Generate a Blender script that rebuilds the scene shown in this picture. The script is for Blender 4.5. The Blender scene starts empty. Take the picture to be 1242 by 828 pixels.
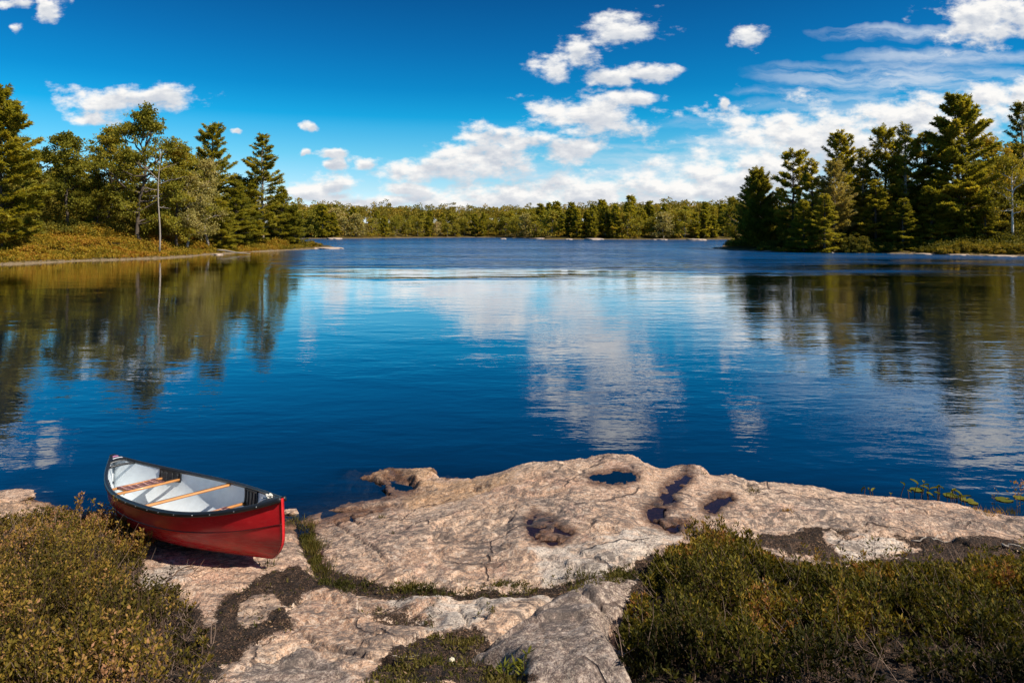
import bpy, math, random
import numpy as np
from mathutils import Vector, Matrix, Euler

# ------------------------------------------------------------------ camera, sky, sun
SC = bpy.context.scene
COL = SC.collection
F, CX, HY, CH = 828.0, 621.0, 278.0, 3.4          # focal (px of the 1242 px photo), centre, horizon row, eye height
cam_d = bpy.data.cameras.new("camera"); cam = bpy.data.objects.new("camera", cam_d); COL.objects.link(cam)
cam.location = (0, 0, CH); cam.rotation_euler = (math.radians(90), 0, 0)
cam_d.sensor_width = 36.0; cam_d.lens = 36.0 * F / 1242.0
cam_d.shift_y = -(414.0 - HY) / 1242.0
cam_d.clip_start = 0.05; cam_d.clip_end = 20000
SC.camera = cam

SUN_EL, SUN_AZ = math.radians(47), math.radians(115)      # azimuth clockwise from +Y
SUN = np.array([math.sin(SUN_AZ) * math.cos(SUN_EL), math.cos(SUN_AZ) * math.cos(SUN_EL), math.sin(SUN_EL)])
sd_ = bpy.data.lights.new("sun", 'SUN'); sun = bpy.data.objects.new("sun", sd_); COL.objects.link(sun)
sd_.energy = 5.0; sd_.angle = math.radians(0.5); sd_.color = (1.0, 0.93, 0.82)
sun.rotation_euler = Vector(-SUN).to_track_quat('-Z', 'Y').to_euler()
sun.location = (30, -10, 40)

SC.view_settings.view_transform = 'Standard'; SC.view_settings.look = 'None'
SC.view_settings.gamma = 1; SC.view_settings.exposure = 0.30; SC.view_settings.use_curve_mapping = False
SC.cycles.max_bounces = 6; SC.cycles.diffuse_bounces = 3; SC.cycles.glossy_bounces = 3
SC.cycles.transmission_bounces = 4; SC.cycles.transparent_max_bounces = 6
SC.cycles.caustics_reflective = False; SC.cycles.caustics_refractive = False
SC.cycles.use_denoising = True


class NT:
    """tiny node-tree writer"""
    def __init__(s, tree): s.t = tree; s.n = tree.nodes; s.l = tree.links
    def new(s, typ, ins=None, **props):
        nd = s.n.new('ShaderNode' + typ)
        for k, v in props.items(): setattr(nd, k, v)
        for k, v in (ins or {}).items(): s.put(nd.inputs[k], v)
        return nd
    def put(s, sock, v):
        if hasattr(v, 'bl_idname') and 'Socket' in v.bl_idname: s.l.new(v, sock)
        elif hasattr(v, 'outputs'): s.l.new(v.outputs[0], sock)
        else:
            if isinstance(v, (tuple, list)) and len(v) == 3 and sock.type == 'RGBA': v = (*v, 1)
            sock.default_value = v
    def math(s, op, a, b=0.0, c=0.0, clamp=False):
        nd = s.new('Math', {0: a, 1: b, 2: c}, operation=op); nd.use_clamp = clamp; return nd.outputs[0]
    def vec(s, op, a, b=(0, 0, 0), c=(0, 0, 0)):
        nd = s.new('VectorMath', {0: a, 1: b, 2: c}, operation=op)
        return nd.outputs['Value'] if op in ('DOT_PRODUCT', 'LENGTH') else nd.outputs[0]
    def ss(s, x, lo, hi, a=0.0, b=1.0):
        nd = s.new('MapRange', {0: x, 1: lo, 2: hi, 3: a, 4: b}, interpolation_type='SMOOTHSTEP'); return nd.outputs[0]
    def mix(s, f, a, b):
        nd = s.new('Mix', data_type='RGBA'); s.put(nd.inputs[0], f); s.put(nd.inputs[6], a); s.put(nd.inputs[7], b); return nd.outputs[2]
    def mul(s, f, a, b):
        nd = s.new('Mix', data_type='RGBA', blend_type='MULTIPLY'); s.put(nd.inputs[0], f); s.put(nd.inputs[6], a); s.put(nd.inputs[7], b); return nd.outputs[2]
    def noise(s, vec, scale, detail=3, rough=0.5, dist=0.0):
        nd = s.new('TexNoise', {'Vector': vec, 'Scale': scale, 'Detail': detail, 'Roughness': rough, 'Distortion': dist}); return nd.outputs[0]
    def ramp(s, x, stops):
        nd = s.new('ValToRGB', {0: x}); cr = nd.color_ramp
        while len(cr.elements) < len(stops): cr.elements.new(0.5)
        for e, (p, c) in zip(cr.elements, stops): e.position = p; e.color = (*c, 1)
        return nd.outputs[0]
    def attr(s, name): return s.new('Attribute', attribute_name=name).outputs['Fac']


# ---- world: Nishita sky with clouds placed by direction
W = bpy.data.worlds.new("World"); SC.world = W; W.use_nodes = True
w = NT(W.node_tree); w.n.clear()
tc = w.new('TexCoord').outputs['Generated']
sky = w.new('TexSky', sky_type='NISHITA', sun_disc=False)
sky.sun_elevation = SUN_EL; sky.sun_rotation = SUN_AZ; sky.air_density = 1.0; sky.dust_density = 0.35; sky.ozone_density = 2.5
sp = w.new('SeparateXYZ', {0: tc})
# clear autumn air, deep polarised blue above a milky horizon: a gain on the sky by elevation (each stop divided by 2.6)
GAIN = [(.000,(1.5,1.65,2.2)),(.032,(1.35,1.55,2.05)),(.116,(.92,1.24,1.50)),(.212,(.42,1.12,1.34)),(.290,(.16,.99,1.30)),(.320,(.04,.88,1.24)),(.398,(.02,.68,1.08)),(.51,(.02,.53,.93)),(.63,(.02,.41,.77)),(.85,(.06,.35,.63)),(1.0,(.14,.36,.54))]
gr_ = w.ramp(w.math('MULTIPLY', sp.outputs[2], 2.0), [(p_, tuple(q / 2.6 for q in c_)) for p_, c_ in GAIN])
hs = w.vec('SCALE', w.vec('MULTIPLY', sky, gr_)); hs.node.inputs['Scale'].default_value = 2.6
yy = w.math('MAXIMUM', sp.outputs[1], 0.12)
uu = w.math('DIVIDE', sp.outputs[0], yy); vv = w.math('DIVIDE', sp.outputs[2], yy)
uv = w.new('CombineXYZ', {0: uu, 1: vv, 2: 0.0}).outputs[0]
wz = w.new('TexNoise', {'Vector': uv, 'Scale': 9.0, 'Detail': 4.0, 'Roughness': 0.6})
wz2 = w.new('TexNoise', {'Vector': uv, 'Scale': 40.0, 'Detail': 4.0, 'Roughness': 0.6})
uvw = w.vec('MULTIPLY_ADD', w.vec('SUBTRACT', wz.outputs['Color'], (0.5, 0.5, 0.5)), (0.10, 0.035, 0.0), uv)
uvw = w.vec('MULTIPLY_ADD', w.vec('SUBTRACT', wz2.outputs['Color'], (0.5, 0.5, 0.5)), (0.020, 0.008, 0.0), uvw)
CUM = [(145,119,82,15),(112,141,34,11),(15,4,22,8),(58,10,18,13),(18,35,10,7),(373,155,9,6),(395,187,20,5),(365,186,7,5),
       (402,200,13,6),(440,200,18,8),(285,157,8,4),(385,226,50,17),(415,240,34,9),(497,228,30,8),(520,206,72,14),(590,196,66,22),
       (580,166,30,16),(625,172,58,16),(700,183,50,14),(715,139,68,25),(765,118,42,12),(750,32,46,19),(700,70,26,22),(672,82,26,17),
       (735,92,38,11),(785,87,38,10),(910,48,20,13),(867,124,10,7),(1205,24,72,30),(690,235,160,24),(850,228,130,32),(600,240,95,14),
       (1000,168,130,38),(950,205,130,36),(1130,148,120,32),(1230,128,70,30),(800,247,170,10),(430,248,120,9),(560,246,150,10)]
r2 = None; r2b = None
for (px, py, rx, ry) in CUM:
    rx *= 1.3; ry *= 1.32
    u0, v0, a, b = (px - CX) / F, (HY - py) / F, rx / F, ry / F
    t = w.vec('MULTIPLY_ADD', uvw, (1 / a, 1 / b, 0), (-u0 / a, -v0 / b, 0))
    d = w.vec('DOT_PRODUCT', t, t)
    r2 = d if r2 is None else w.math('MINIMUM', r2, d)
    t = w.vec('MULTIPLY_ADD', uvw, (1 / a, 1 / b, 0), (-u0 / a - .30, (.55 * b - v0) / b, 0)); d = w.vec('DOT_PRODUCT', t, t); r2b = d if r2b is None else w.math('MINIMUM', r2b, d)
blob = w.math('SUBTRACT', 1.0, w.math('SQRT', r2))
cuv = w.vec('MULTIPLY', uv, (1.0, 1.9, 1.0))
n1 = w.noise(cuv, 17.0, 8, 0.60)
n1s = w.noise(w.vec('ADD', cuv, (0.007, 0.016, 0.0)), 17.0, 6, 0.58)
dens = w.math('ADD', w.math('MULTIPLY', blob, 1.15), w.math('MULTIPLY', w.math('SUBTRACT', n1, 0.5), 3.3))
above = w.math('ADD', w.math('MULTIPLY', w.math('SUBTRACT', 1.0, w.math('SQRT', r2b)), 1.15), w.math('MULTIPLY', w.math('SUBTRACT', n1s, 0.5), 2.6))
cmask = w.math('MULTIPLY', w.ss(dens, 0.0, 0.78), w.ss(w.noise(cuv, 60.0, 5, .65), -.35, .50))
cmask = w.math('MAXIMUM', cmask, w.ss(dens, .30, 1.0))
front = w.ss(sp.outputs[1], 0.10, 0.25)
cmask = w.math('MULTIPLY', cmask, front)
# high thin streaks
WIS = [(1095,92,200,24,.75),(1110,40,150,11,.7),(1000,128,130,12,.35),(840,186,170,14,.55),(760,205,150,16,.6),(900,150,120,10,.3),(640,262,420,26,.8),(980,190,220,40,.6),(1150,66,160,12,.7),(1060,112,190,10,.6),(930,175,150,9,.8),(700,212,150,8,.7),(1190,215,120,20,.7)]
ws = None
for (px, py, rx, ry, al) in WIS:
    u0, v0, a, b = (px - CX) / F, (HY - py) / F, rx / F, ry / F
    t = w.vec('MULTIPLY_ADD', uvw, (1 / a, 1 / b, 0), (-u0 / a, -v0 / b, 0))
    d = w.math('MULTIPLY', w.math('SUBTRACT', 1.0, w.vec('DOT_PRODUCT', t, t), clamp=True), al)
    ws = d if ws is None else w.math('MAXIMUM', ws, d)
n2 = w.noise(w.vec('MULTIPLY', uvw, (1.0, 6.0, 1.0)), 7.0, 6, 0.6)
wmask = w.math('MULTIPLY', ws, w.ss(n2, 0.34, 0.62), clamp=True)
wmask = w.math('MULTIPLY', wmask, front)
relief = w.math('MULTIPLY', w.math('SUBTRACT', n1, n1s), 2.0)
thick = w.ss(dens, 0.15, 1.1)
lit = w.math('ADD', w.math('SUBTRACT', 1.0, w.math('MULTIPLY', w.ss(above, -.15, .75), 0.62)), w.math('MULTIPLY', relief, .8), clamp=True)
ccol = w.mix(lit, (0.50, 0.56, 0.66), (1.0, 0.985, 0.96))
bg = w.new('Background', {'Color': hs, 'Strength': 0.083})
bw = w.new('Background', {'Color': (0.80, 0.88, 0.97, 1), 'Strength': 0.74})
bc = w.new('Background', {'Color': ccol, 'Strength': 0.80})
m1 = w.new('MixShader', {0: wmask, 1: bg.outputs[0], 2: bw.outputs[0]})
m2 = w.new('MixShader', {0: cmask, 1: m1.outputs[0], 2: bc.outputs[0]})
w.l.new(m2.outputs[0], w.new('OutputWorld').inputs[0])


# ------------------------------------------------------------------ helpers
def tag(o, label=None, cat=None, group=None, kind=None):
    for k, v in (('label', label), ('category', cat), ('group', group), ('kind', kind)):
        if v: o[k] = v
    return o

def mesh(name, V, Fc, mats, parent=None, mi=None, attrs=None, smooth=False, loc=None):
    """V (n,3); Fc int array (m,3|4) or list of such arrays"""
    V = np.asarray(V, np.float32)
    fl = Fc if isinstance(Fc, list) else [Fc]
    fl = [np.asarray(f, np.int32) for f in fl if len(f)]
    me = bpy.data.meshes.new(name)
    idx = np.concatenate([f.ravel() for f in fl]); cnt = np.concatenate([np.full(len(f), f.shape[1]) for f in fl])
    me.vertices.add(len(V)); me.vertices.foreach_set('co', V.ravel())
    me.loops.add(len(idx)); me.loops.foreach_set('vertex_index', idx)
    me.polygons.add(len(cnt)); st = np.concatenate([[0], np.cumsum(cnt)[:-1]])
    me.polygons.foreach_set('loop_start', st.astype(np.int32)); me.polygons.foreach_set('loop_total', cnt.astype(np.int32))
    if smooth: me.polygons.foreach_set('use_smooth', np.ones(len(cnt), bool))
    for m in (mats if isinstance(mats, (list, tuple)) else [mats]): me.materials.append(m)
    if mi is not None: me.polygons.foreach_set('material_index', np.asarray(mi, np.int32))
    for k, a in (attrs or {}).items():
        at = me.attributes.new(k, 'FLOAT', 'POINT'); at.data.foreach_set('value', np.asarray(a, np.float32))
    me.update(calc_edges=True); me.validate()
    o = bpy.data.objects.new(name, me); COL.objects.link(o)
    if parent: o.parent = parent
    if loc is not None: o.location = loc
    return o

def empty(name, loc=(0, 0, 0), rot=(0, 0, 0), scale=1.0):
    o = bpy.data.objects.new(name, None); COL.objects.link(o); o.empty_display_size = 0.3
    o.location = loc; o.rotation_euler = rot; o.scale = (scale,) * 3 if not isinstance(scale, tuple) else scale
    return o

def copy_tree(o, parent=None):
    c = o.copy(); COL.objects.link(c)
    if parent: c.parent = parent
    for ch in list(o.children): copy_tree(ch, c)
    return c

def wpt(px, py, z=0.0):
    Y = (CH - z) * F / (py - HY); return ((px - CX) * Y / F, Y, z)

def lattice(seed, n=256): return np.random.default_rng(seed).random((n, n))
_L = [lattice(s) for s in range(8)]
def vn(x, y, s=0):
    L = _L[s % 8]; xi = np.floor(x).astype(int); yi = np.floor(y).astype(int); fx = x - xi; fy = y - yi
    fx = fx * fx * (3 - 2 * fx); fy = fy * fy * (3 - 2 * fy)
    g = lambda a, b: L[a & 255, b & 255]
    return (g(xi, yi) * (1 - fx) + g(xi + 1, yi) * fx) * (1 - fy) + (g(xi, yi + 1) * (1 - fx) + g(xi + 1, yi + 1) * fx) * fy
def fbm(x, y, s=0, oct=4, gain=0.5):
    t = 0; a = 1; n = 0
    for i in range(oct):
        t = t + a * (vn(x * 2 ** i + 13.7 * i, y * 2 ** i + 7.1 * i, s + i) - 0.5); n += a; a *= gain
    return t / n * 2
def sstep(x, a, b):
    t = np.clip((x - a) / (b - a), 0, 1); return t * t * (3 - 2 * t)
def seg_dist(x, y, pts, closed=False):
    d = np.full(x.shape, 1e9); P = list(pts) + ([pts[0]] if closed else [])
    for (ax, ay), (bx, by) in zip(P[:-1], P[1:]):
        vx, vy = bx - ax, by - ay; t = np.clip(((x - ax) * vx + (y - ay) * vy) / (vx * vx + vy * vy + 1e-9), 0, 1)
        d = np.minimum(d, np.hypot(x - ax - t * vx, y - ay - t * vy))
    return d
def sdist(x, y, pts):
    """signed distance, positive inside"""
    ins = np.zeros(x.shape, bool); P = list(pts) + [pts[0]]
    for (ax, ay), (bx, by) in zip(P[:-1], P[1:]):
        c = ((ay > y) != (by > y)) & (x < (bx - ax) * (y - ay) / (by - ay + 1e-12) + ax); ins ^= c
    d = seg_dist(x, y, pts, True); return np.where(ins, d, -d)
def grid_faces(nx, ny):
    i = np.arange(nx * ny).reshape(ny, nx)
    return np.stack([i[:-1, :-1], i[:-1, 1:], i[1:, 1:], i[1:, :-1]], -1).reshape(-1, 4)
def spread(lo, hi, step, olo, ohi, g=1.12):
    a = list(np.arange(lo, hi, step)); s = step
    while a[-1] < ohi: s *= g; a.append(a[-1] + s)
    b = []; s = step; c = lo
    while c > olo: s *= g; c -= s; b.append(c)
    return np.array(b[::-1] + a)

# ------------------------------------------------------------------ materials
def mat(name):
    m = bpy.data.materials.new(name); m.use_nodes = True; t = NT(m.node_tree); t.n.clear()
    out = t.new('OutputMaterial'); return m, t, out
def plain(name, col, rough=0.5, spec=0.5, bump=0, scale=40, var=0.0, coat=0.0, metal=0.0):
    m, t, out = mat(name); oc = t.new('TexCoord').outputs['Object']
    nz = t.noise(oc, scale, 4, 0.6)
    c = t.mix(nz, tuple(v * (1 - var) for v in col), tuple(min(1, v * (1 + var)) for v in col)) if var else col
    p = t.new('BsdfPrincipled', {'Base Color': c, 'Roughness': rough, 'Specular IOR Level': spec, 'Coat Weight': coat, 'Coat Roughness': 0.08, 'Metallic': metal})
    if bump: t.l.new(t.new('Bump', {'Strength': 1.0, 'Distance': bump, 'Height': nz}).outputs[0], p.inputs['Normal'])
    t.l.new(p.outputs[0], out.inputs[0]); return m
def foliage(name, stops, trans=0.35, rough=0.55, obj_noise=0.25, hv=0.25):
    """leaf material: colour from the per-leaf 'tint' value, large patches and a per-object shift"""
    m, t, out = mat(name); oc = t.new('TexCoord').outputs['Object']
    x = t.math('ADD', t.attr('tint'), t.math('MULTIPLY', t.math('SUBTRACT', t.noise(oc, obj_noise, 2, 0.5), 0.5), 1.0))
    r = t.new('ObjectInfo').outputs['Random']
    x = t.math('ADD', x, t.math('MULTIPLY', t.math('SUBTRACT', r, 0.5), hv), clamp=True)
    c = t.ramp(x, stops)
    p = t.new('BsdfPrincipled', {'Base Color': c, 'Roughness': rough, 'Specular IOR Level': 0.10})
    tr = t.new('BsdfTranslucent', {'Color': t.mul(1.0, c, (1.15, 1.0, 0.4, 1))})
    t.l.new(t.new('MixShader', {0: trans, 1: p.outputs[0], 2: tr.outputs[0]}).outputs[0], out.inputs[0]); return m
M = {}
M['pine'] = foliage('pine_needles', [(0, (.105, .112, .018)), (.35, (.29, .280, .036)), (.7, (.48, .43, .06)), (1, (.56, .44, .08))], .55)
M['spruce'] = foliage('spruce_needles', [(0, (.095, .105, .020)), (.4, (.25, .245, .036)), (.8, (.42, .37, .055)), (1, (.50, .35, .06))], .55)
M['broad'] = foliage('broad_leaves', [(0, (.115, .118, .016)), (.4, (.30, .275, .034)), (.75, (.48, .39, .05)), (1, (.56, .35, .06))], .50)
M['pale'] = foliage('pale_leaves', [(0, (.22, .20, .055)), (.4, (.42, .35, .10)), (.8, (.56, .45, .17)), (1, (.56, .34, .22))], .40)
M['bank'] = foliage('bank_shrubs', [(0, (.085, .085, .012)), (.35, (.22, .17, .018)), (.7, (.42, .28, .026)), (1, (.44, .20, .03))], .35, obj_noise=.22)
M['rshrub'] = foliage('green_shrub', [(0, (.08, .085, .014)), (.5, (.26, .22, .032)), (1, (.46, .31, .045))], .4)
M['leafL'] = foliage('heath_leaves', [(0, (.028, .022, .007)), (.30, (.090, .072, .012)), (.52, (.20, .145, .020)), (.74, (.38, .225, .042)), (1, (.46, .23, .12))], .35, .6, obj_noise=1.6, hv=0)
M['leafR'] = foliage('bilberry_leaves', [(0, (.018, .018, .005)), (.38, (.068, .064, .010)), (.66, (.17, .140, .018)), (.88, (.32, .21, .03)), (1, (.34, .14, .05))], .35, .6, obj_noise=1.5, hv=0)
M['moss'] = foliage('moss_green', [(0, (.03, .030, .008)), (.5, (.085, .080, .015)), (1, (.20, .15, .04))], .3, obj_noise=2.0, hv=0)
M['leaf_bright'] = foliage('bright_leaves', [(0, (.08, .11, .015)), (1, (.24, .22, .03))], .4, hv=.1)
M['bark'] = plain('bark', (.10, .075, .055), .9, .2, .02, 6, .4)
M['bark_grey'] = plain('pale_bark', (.34, .28, .23), .85, .2, .01, 5, .3)
M['birch'] = plain('birch_bark', (.62, .58, .54), .7, .2, .005, 9, .25)
M['stem'] = plain('brown_stem', (.13, .075, .045), .8, .2, 0, 9, .3)
M['driftwood'] = plain('driftwood', (.42, .36, .30), .8, .2, .004, 30, .3)
M['redhull'] = None

def rock_mat():
    m, t, out = mat('granite'); oc = t.new('TexCoord').outputs['Object']
    wp = t.vec('MULTIPLY_ADD', t.new('TexNoise', {'Vector': oc, 'Scale': 2.2, 'Detail': 3.0}).outputs['Color'], (.5, .3, .3), oc)
    st = t.vec('MULTIPLY', wp, (1.0, 2.4, 2.0))
    big = t.noise(oc, 0.9, 4, 0.6, 0.4); med = t.noise(st, 4.2, 7, 0.68); fine = t.noise(oc, 34, 4, 0.7); gr = t.noise(oc, 95, 2, 0.7); mot = t.noise(wp, 13, 6, .72)
    c = t.ramp(big, [(.32, (.50, .28, .17)), (.46, (.64, .39, .25)), (.58, (.72, .47, .31)), (.72, (.62, .45, .33))])
    c = t.mix(t.math('MULTIPLY', t.ss(med, .48, .60), .78), c, (.20, .13, .10))
    c = t.mix(t.math('MULTIPLY', t.ss(t.noise(oc, 2.1, 4, .6, .8), .55, .66), .55), c, (.62, .33, .22))
    c = t.mix(t.math('MULTIPLY', t.ss(mot, .52, .60), .72), c, (.20, .15, .125))
    c = t.mix(t.math('MULTIPLY', t.ss(mot, .46, .38), .50), c, (.72, .60, .49))
    wh = t.math('ADD', t.attr('white'), t.math('ADD', t.math('MULTIPLY', t.math('SUBTRACT', med, .5), 1.6), t.math('MULTIPLY', t.math('SUBTRACT', mot, .5), 1.2)))
    c = t.mix(t.math('MULTIPLY', t.ss(wh, .34, .85), .80), c, (.74, .64, .54))
    gy = t.math('ADD', t.attr('grey'), t.math('MULTIPLY', t.math('SUBTRACT', mot, .5), 2.0))
    c = t.mix(t.math('MULTIPLY', t.ss(gy, .30, .80), .80), c, t.ramp(mot, [(.38, (.40, .33, .29)), (.5, (.22, .175, .155)), (.6, (.085, .068, .062))]))
    og = t.math('ADD', t.attr('orange'), t.math('MULTIPLY', t.math('SUBTRACT', mot, .5), 1.2))
    c = t.mix(t.math('MULTIPLY', t.ss(og, .15, .9), .75), c, t.mix(fine, (.40, .20, .08), (.66, .39, .19)))
    # salt-and-pepper grain, dark pits
    c = t.mix(t.math('MULTIPLY', t.ss(fine, .525, .60), .68), c, (.13, .09, .072))
    c = t.mix(t.math('MULTIPLY', t.ss(fine, .46, .40), .40), c, (.82, .66, .50))
    c = t.mix(t.math('MULTIPLY', t.ss(gr, .54, .60), .50), c, (.11, .08, .07))
    c = t.mix(t.math('MULTIPLY', t.ss(gr, .45, .38), .40), c, (.82, .66, .50))
    lp = t.math('MULTIPLY', t.ss(t.noise(wp, 1.8, 6, .72), .49, .57), t.ss(mot, .42, .56)); c = t.mix(t.math('MULTIPLY', lp, .75), c, (.125, .098, .085))
    # short cracks
    vo = t.new('TexVoronoi', {'Vector': t.vec('MULTIPLY', wp, (1.0, 1.4, 1.0)), 'Scale': .8}, feature='DISTANCE_TO_EDGE').outputs['Distance']
    ck = t.math('MULTIPLY', t.ss(vo, .016, .003), t.ss(t.noise(oc, 1.7, 2), .49, .56))
    c = t.mix(t.math('MULTIPLY', ck, .75), c, (.09, .06, .05))
    # soil and black organic crust with a ragged edge
    so = t.math('ADD', t.attr('soil'), t.math('ADD', t.math('MULTIPLY', t.math('SUBTRACT', mot, .5), 1.9), t.math('MULTIPLY', t.math('SUBTRACT', gr, .5), .9)))
    som = t.ss(so, .44, .60)
    sc = t.ramp(t.math('ADD', t.math('MULTIPLY', gr, .6), t.math('MULTIPLY', mot, .4)), [(.40, (.010, .008, .006)), (.50, (.032, .020, .013)), (.56, (.085, .045, .026)), (.63, (.27, .17, .11))])
    c = t.mix(som, c, sc)
    wet = t.attr('wet')
    c = t.mul(t.math('MULTIPLY', wet, .92), c, (.26, .19, .16, 1))
    rg = t.math('SUBTRACT', .88, t.math('MULTIPLY', wet, .5))
    h = t.math('ADD', t.math('MULTIPLY', med, .050), t.math('MULTIPLY', mot, .022))
    h = t.math('ADD', h, t.math('ADD', t.math('MULTIPLY', gr, .005), t.math('MULTIPLY', fine, .010)))
    h = t.math('SUBTRACT', h, t.math('MULTIPLY', ck, .02))
    h = t.math('ADD', h, t.math('MULTIPLY', som, t.math('MULTIPLY', gr, .02)))
    p = t.new('BsdfPrincipled', {'Base Color': c, 'Roughness': rg, 'Specular IOR Level': .3})
    t.l.new(t.new('Bump', {'Strength': .9, 'Distance': 1.0, 'Height': h}).outputs[0], p.inputs['Normal'])
    t.l.new(p.outputs[0], out.inputs[0]); return m
M['rock'] = rock_mat()

def land_mat():
    m, t, out = mat('land'); oc = t.new('TexCoord').outputs['Object']
    z = t.new('SeparateXYZ', {0: oc}).outputs[2]
    a = t.noise(oc, .35, 5, .6); b = t.noise(oc, 2.5, 4, .7)
    c = t.ramp(a, [(.35, (.05, .045, .015)), (.5, (.12, .085, .022)), (.65, (.20, .13, .03))])
    c = t.mul(.6, c, t.ramp(b, [(.3, (.4, .4, .4)), (.7, (1, 1, 1))]))
    sh = t.ss(t.math('ADD', z, t.math('MULTIPLY', t.math('SUBTRACT', b, .5), 1.1)), .24, .04)
    c = t.mix(sh, c, t.mix(b, (.13, .09, .045), (.38, .28, .18)))
    p = t.new('BsdfPrincipled', {'Base Color': c, 'Roughness': .95, 'Specular IOR Level': .15})
    t.l.new(t.new('Bump', {'Strength': 1, 'Distance': .3, 'Height': b}).outputs[0], p.inputs['Normal'])
    t.l.new(p.outputs[0], out.inputs[0]); return m
M['land'] = land_mat()

def water_mat():
    m, t, out = mat('lake_water'); oc = t.new('TexCoord').outputs['Object']
    sx = t.new('SeparateXYZ', {0: oc}); X, Y = sx.outputs[0], sx.outputs[1]
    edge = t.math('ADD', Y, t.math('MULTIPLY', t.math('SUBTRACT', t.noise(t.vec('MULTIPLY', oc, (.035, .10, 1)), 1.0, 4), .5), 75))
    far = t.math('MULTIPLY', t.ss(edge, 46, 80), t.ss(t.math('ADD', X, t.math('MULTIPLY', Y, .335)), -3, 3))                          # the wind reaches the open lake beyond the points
    gust = t.ss(t.noise(t.vec('MULTIPLY', oc, (.02, .05, 1)), 1.0, 3), .42, .60)
    right = t.ss(t.math('ADD', X, t.math('MULTIPLY', Y, -.1)), 0, 9)
    ov = t.vec('MULTIPLY', oc, (.55, 1.15, 1.0))
    w1 = t.noise(ov, 1.1, 2, .5, .3); w2 = t.noise(ov, 4.2, 2, .5, .2); w3 = t.noise(ov, 11.0, 2, .5); w4 = t.noise(ov, .28, 2, .5)
    h = t.math('ADD', t.math('MULTIPLY', w1, .022), t.math('MULTIPLY', w2, .0075))
    h = t.math('ADD', h, t.math('MULTIPLY', w3, .0022))
    amp = t.math('ADD', t.math('ADD', .40, t.math('MULTIPLY', right, .40)), t.math('MULTIPLY', far, 4.0))
    h = t.math('MULTIPLY', h, t.math('MULTIPLY', amp, t.ss(t.noise(t.vec('MULTIPLY', oc, (.10, .22, 1)), 1.0, 3), .32, .66, .45, 1.5)))
    h = t.math('ADD', h, t.math('MULTIPLY', t.math('MULTIPLY', w4, far), .9))
    bp = t.new('Bump', {'Strength': 1.0, 'Distance': 1.0, 'Height': h}).outputs[0]
    # beyond the points the ripples are finer than a pixel: their slopes are drawn per sample instead of through a bump
    nc = t.new('TexNoise', {'Vector': t.vec('MULTIPLY', oc, (.8, 1.6, 1)), 'Scale': 2.2, 'Detail': 2.0}).outputs['Color']
    sl = t.vec('SCALE', t.vec('MULTIPLY', t.vec('SUBTRACT', nc, (.5, .5, .5)), (1, 1, 0))); t.put(sl.node.inputs['Scale'], t.math('ADD', t.math('MULTIPLY', far, t.math('ADD', .38, t.math('MULTIPLY', gust, .34))), t.math('MULTIPLY', t.ss(Y, 14, 60), .012)))
    bp = t.vec('NORMALIZE', t.vec('ADD', bp, sl))
    rough = t.math('ADD', .015, t.math('MULTIPLY', far, t.math('ADD', .10, t.math('MULTIPLY', gust, .08))))
    fr = t.new('Fresnel', {'IOR': 1.40, 'Normal': bp}).outputs[0]
    gl = t.new('BsdfGlossy', {'Color': (1, 1, 1, 1), 'Roughness': rough, 'Normal': bp})
    body_sky = t.new('BsdfDiffuse', {'Color': t.mix(far, (.000, .010, .028), (.000, .060, .185))})  # bluer in the wind zone: sky reflection off ripples put into the colour
    clear = t.new('BsdfTransparent', {'Color': (.32, .42, .44, 1)})
    dep = t.ss(t.attr('depth'), -.02, .32)
    under = t.new('MixShader', {0: dep, 1: clear.outputs[0], 2: body_sky.outputs[0]})
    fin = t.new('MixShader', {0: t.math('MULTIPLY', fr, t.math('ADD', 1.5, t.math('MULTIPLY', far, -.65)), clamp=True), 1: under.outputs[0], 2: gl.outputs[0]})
    t.l.new(fin.outputs[0], out.inputs[0]); return m
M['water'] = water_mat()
def puddle_mat(name, col, rough=.03, alpha=1.0):
    m, t, out = mat(name); oc = t.new('TexCoord').outputs['Object']
    nz = t.noise(oc, 35, 4, .7)
    fr = t.math('MULTIPLY', t.new('Fresnel', {'IOR': 1.34}).outputs[0], 1.5, clamp=True)
    c = t.mix(t.ss(nz, .45, .7), tuple(v * .5 for v in col), tuple(min(1, v * 2.2) for v in col))
    b = t.new('BsdfDiffuse', {'Color': c})
    tr = t.new('BsdfTransparent', {'Color': (.36, .31, .30, 1)})
    u = t.new('MixShader', {0: alpha, 1: tr.outputs[0], 2: b.outputs[0]})
    g = t.new('BsdfGlossy', {'Roughness': rough})
    t.l.new(t.new('MixShader', {0: fr, 1: u.outputs[0], 2: g.outputs[0]}).outputs[0], out.inputs[0]); return m
M['pud_blue'] = puddle_mat('clear_rain_water', (.0005, .006, .013))
M['pud_weed'] = puddle_mat('leafy_rain_water', (.050, .020, .014), .08, .28)

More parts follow.
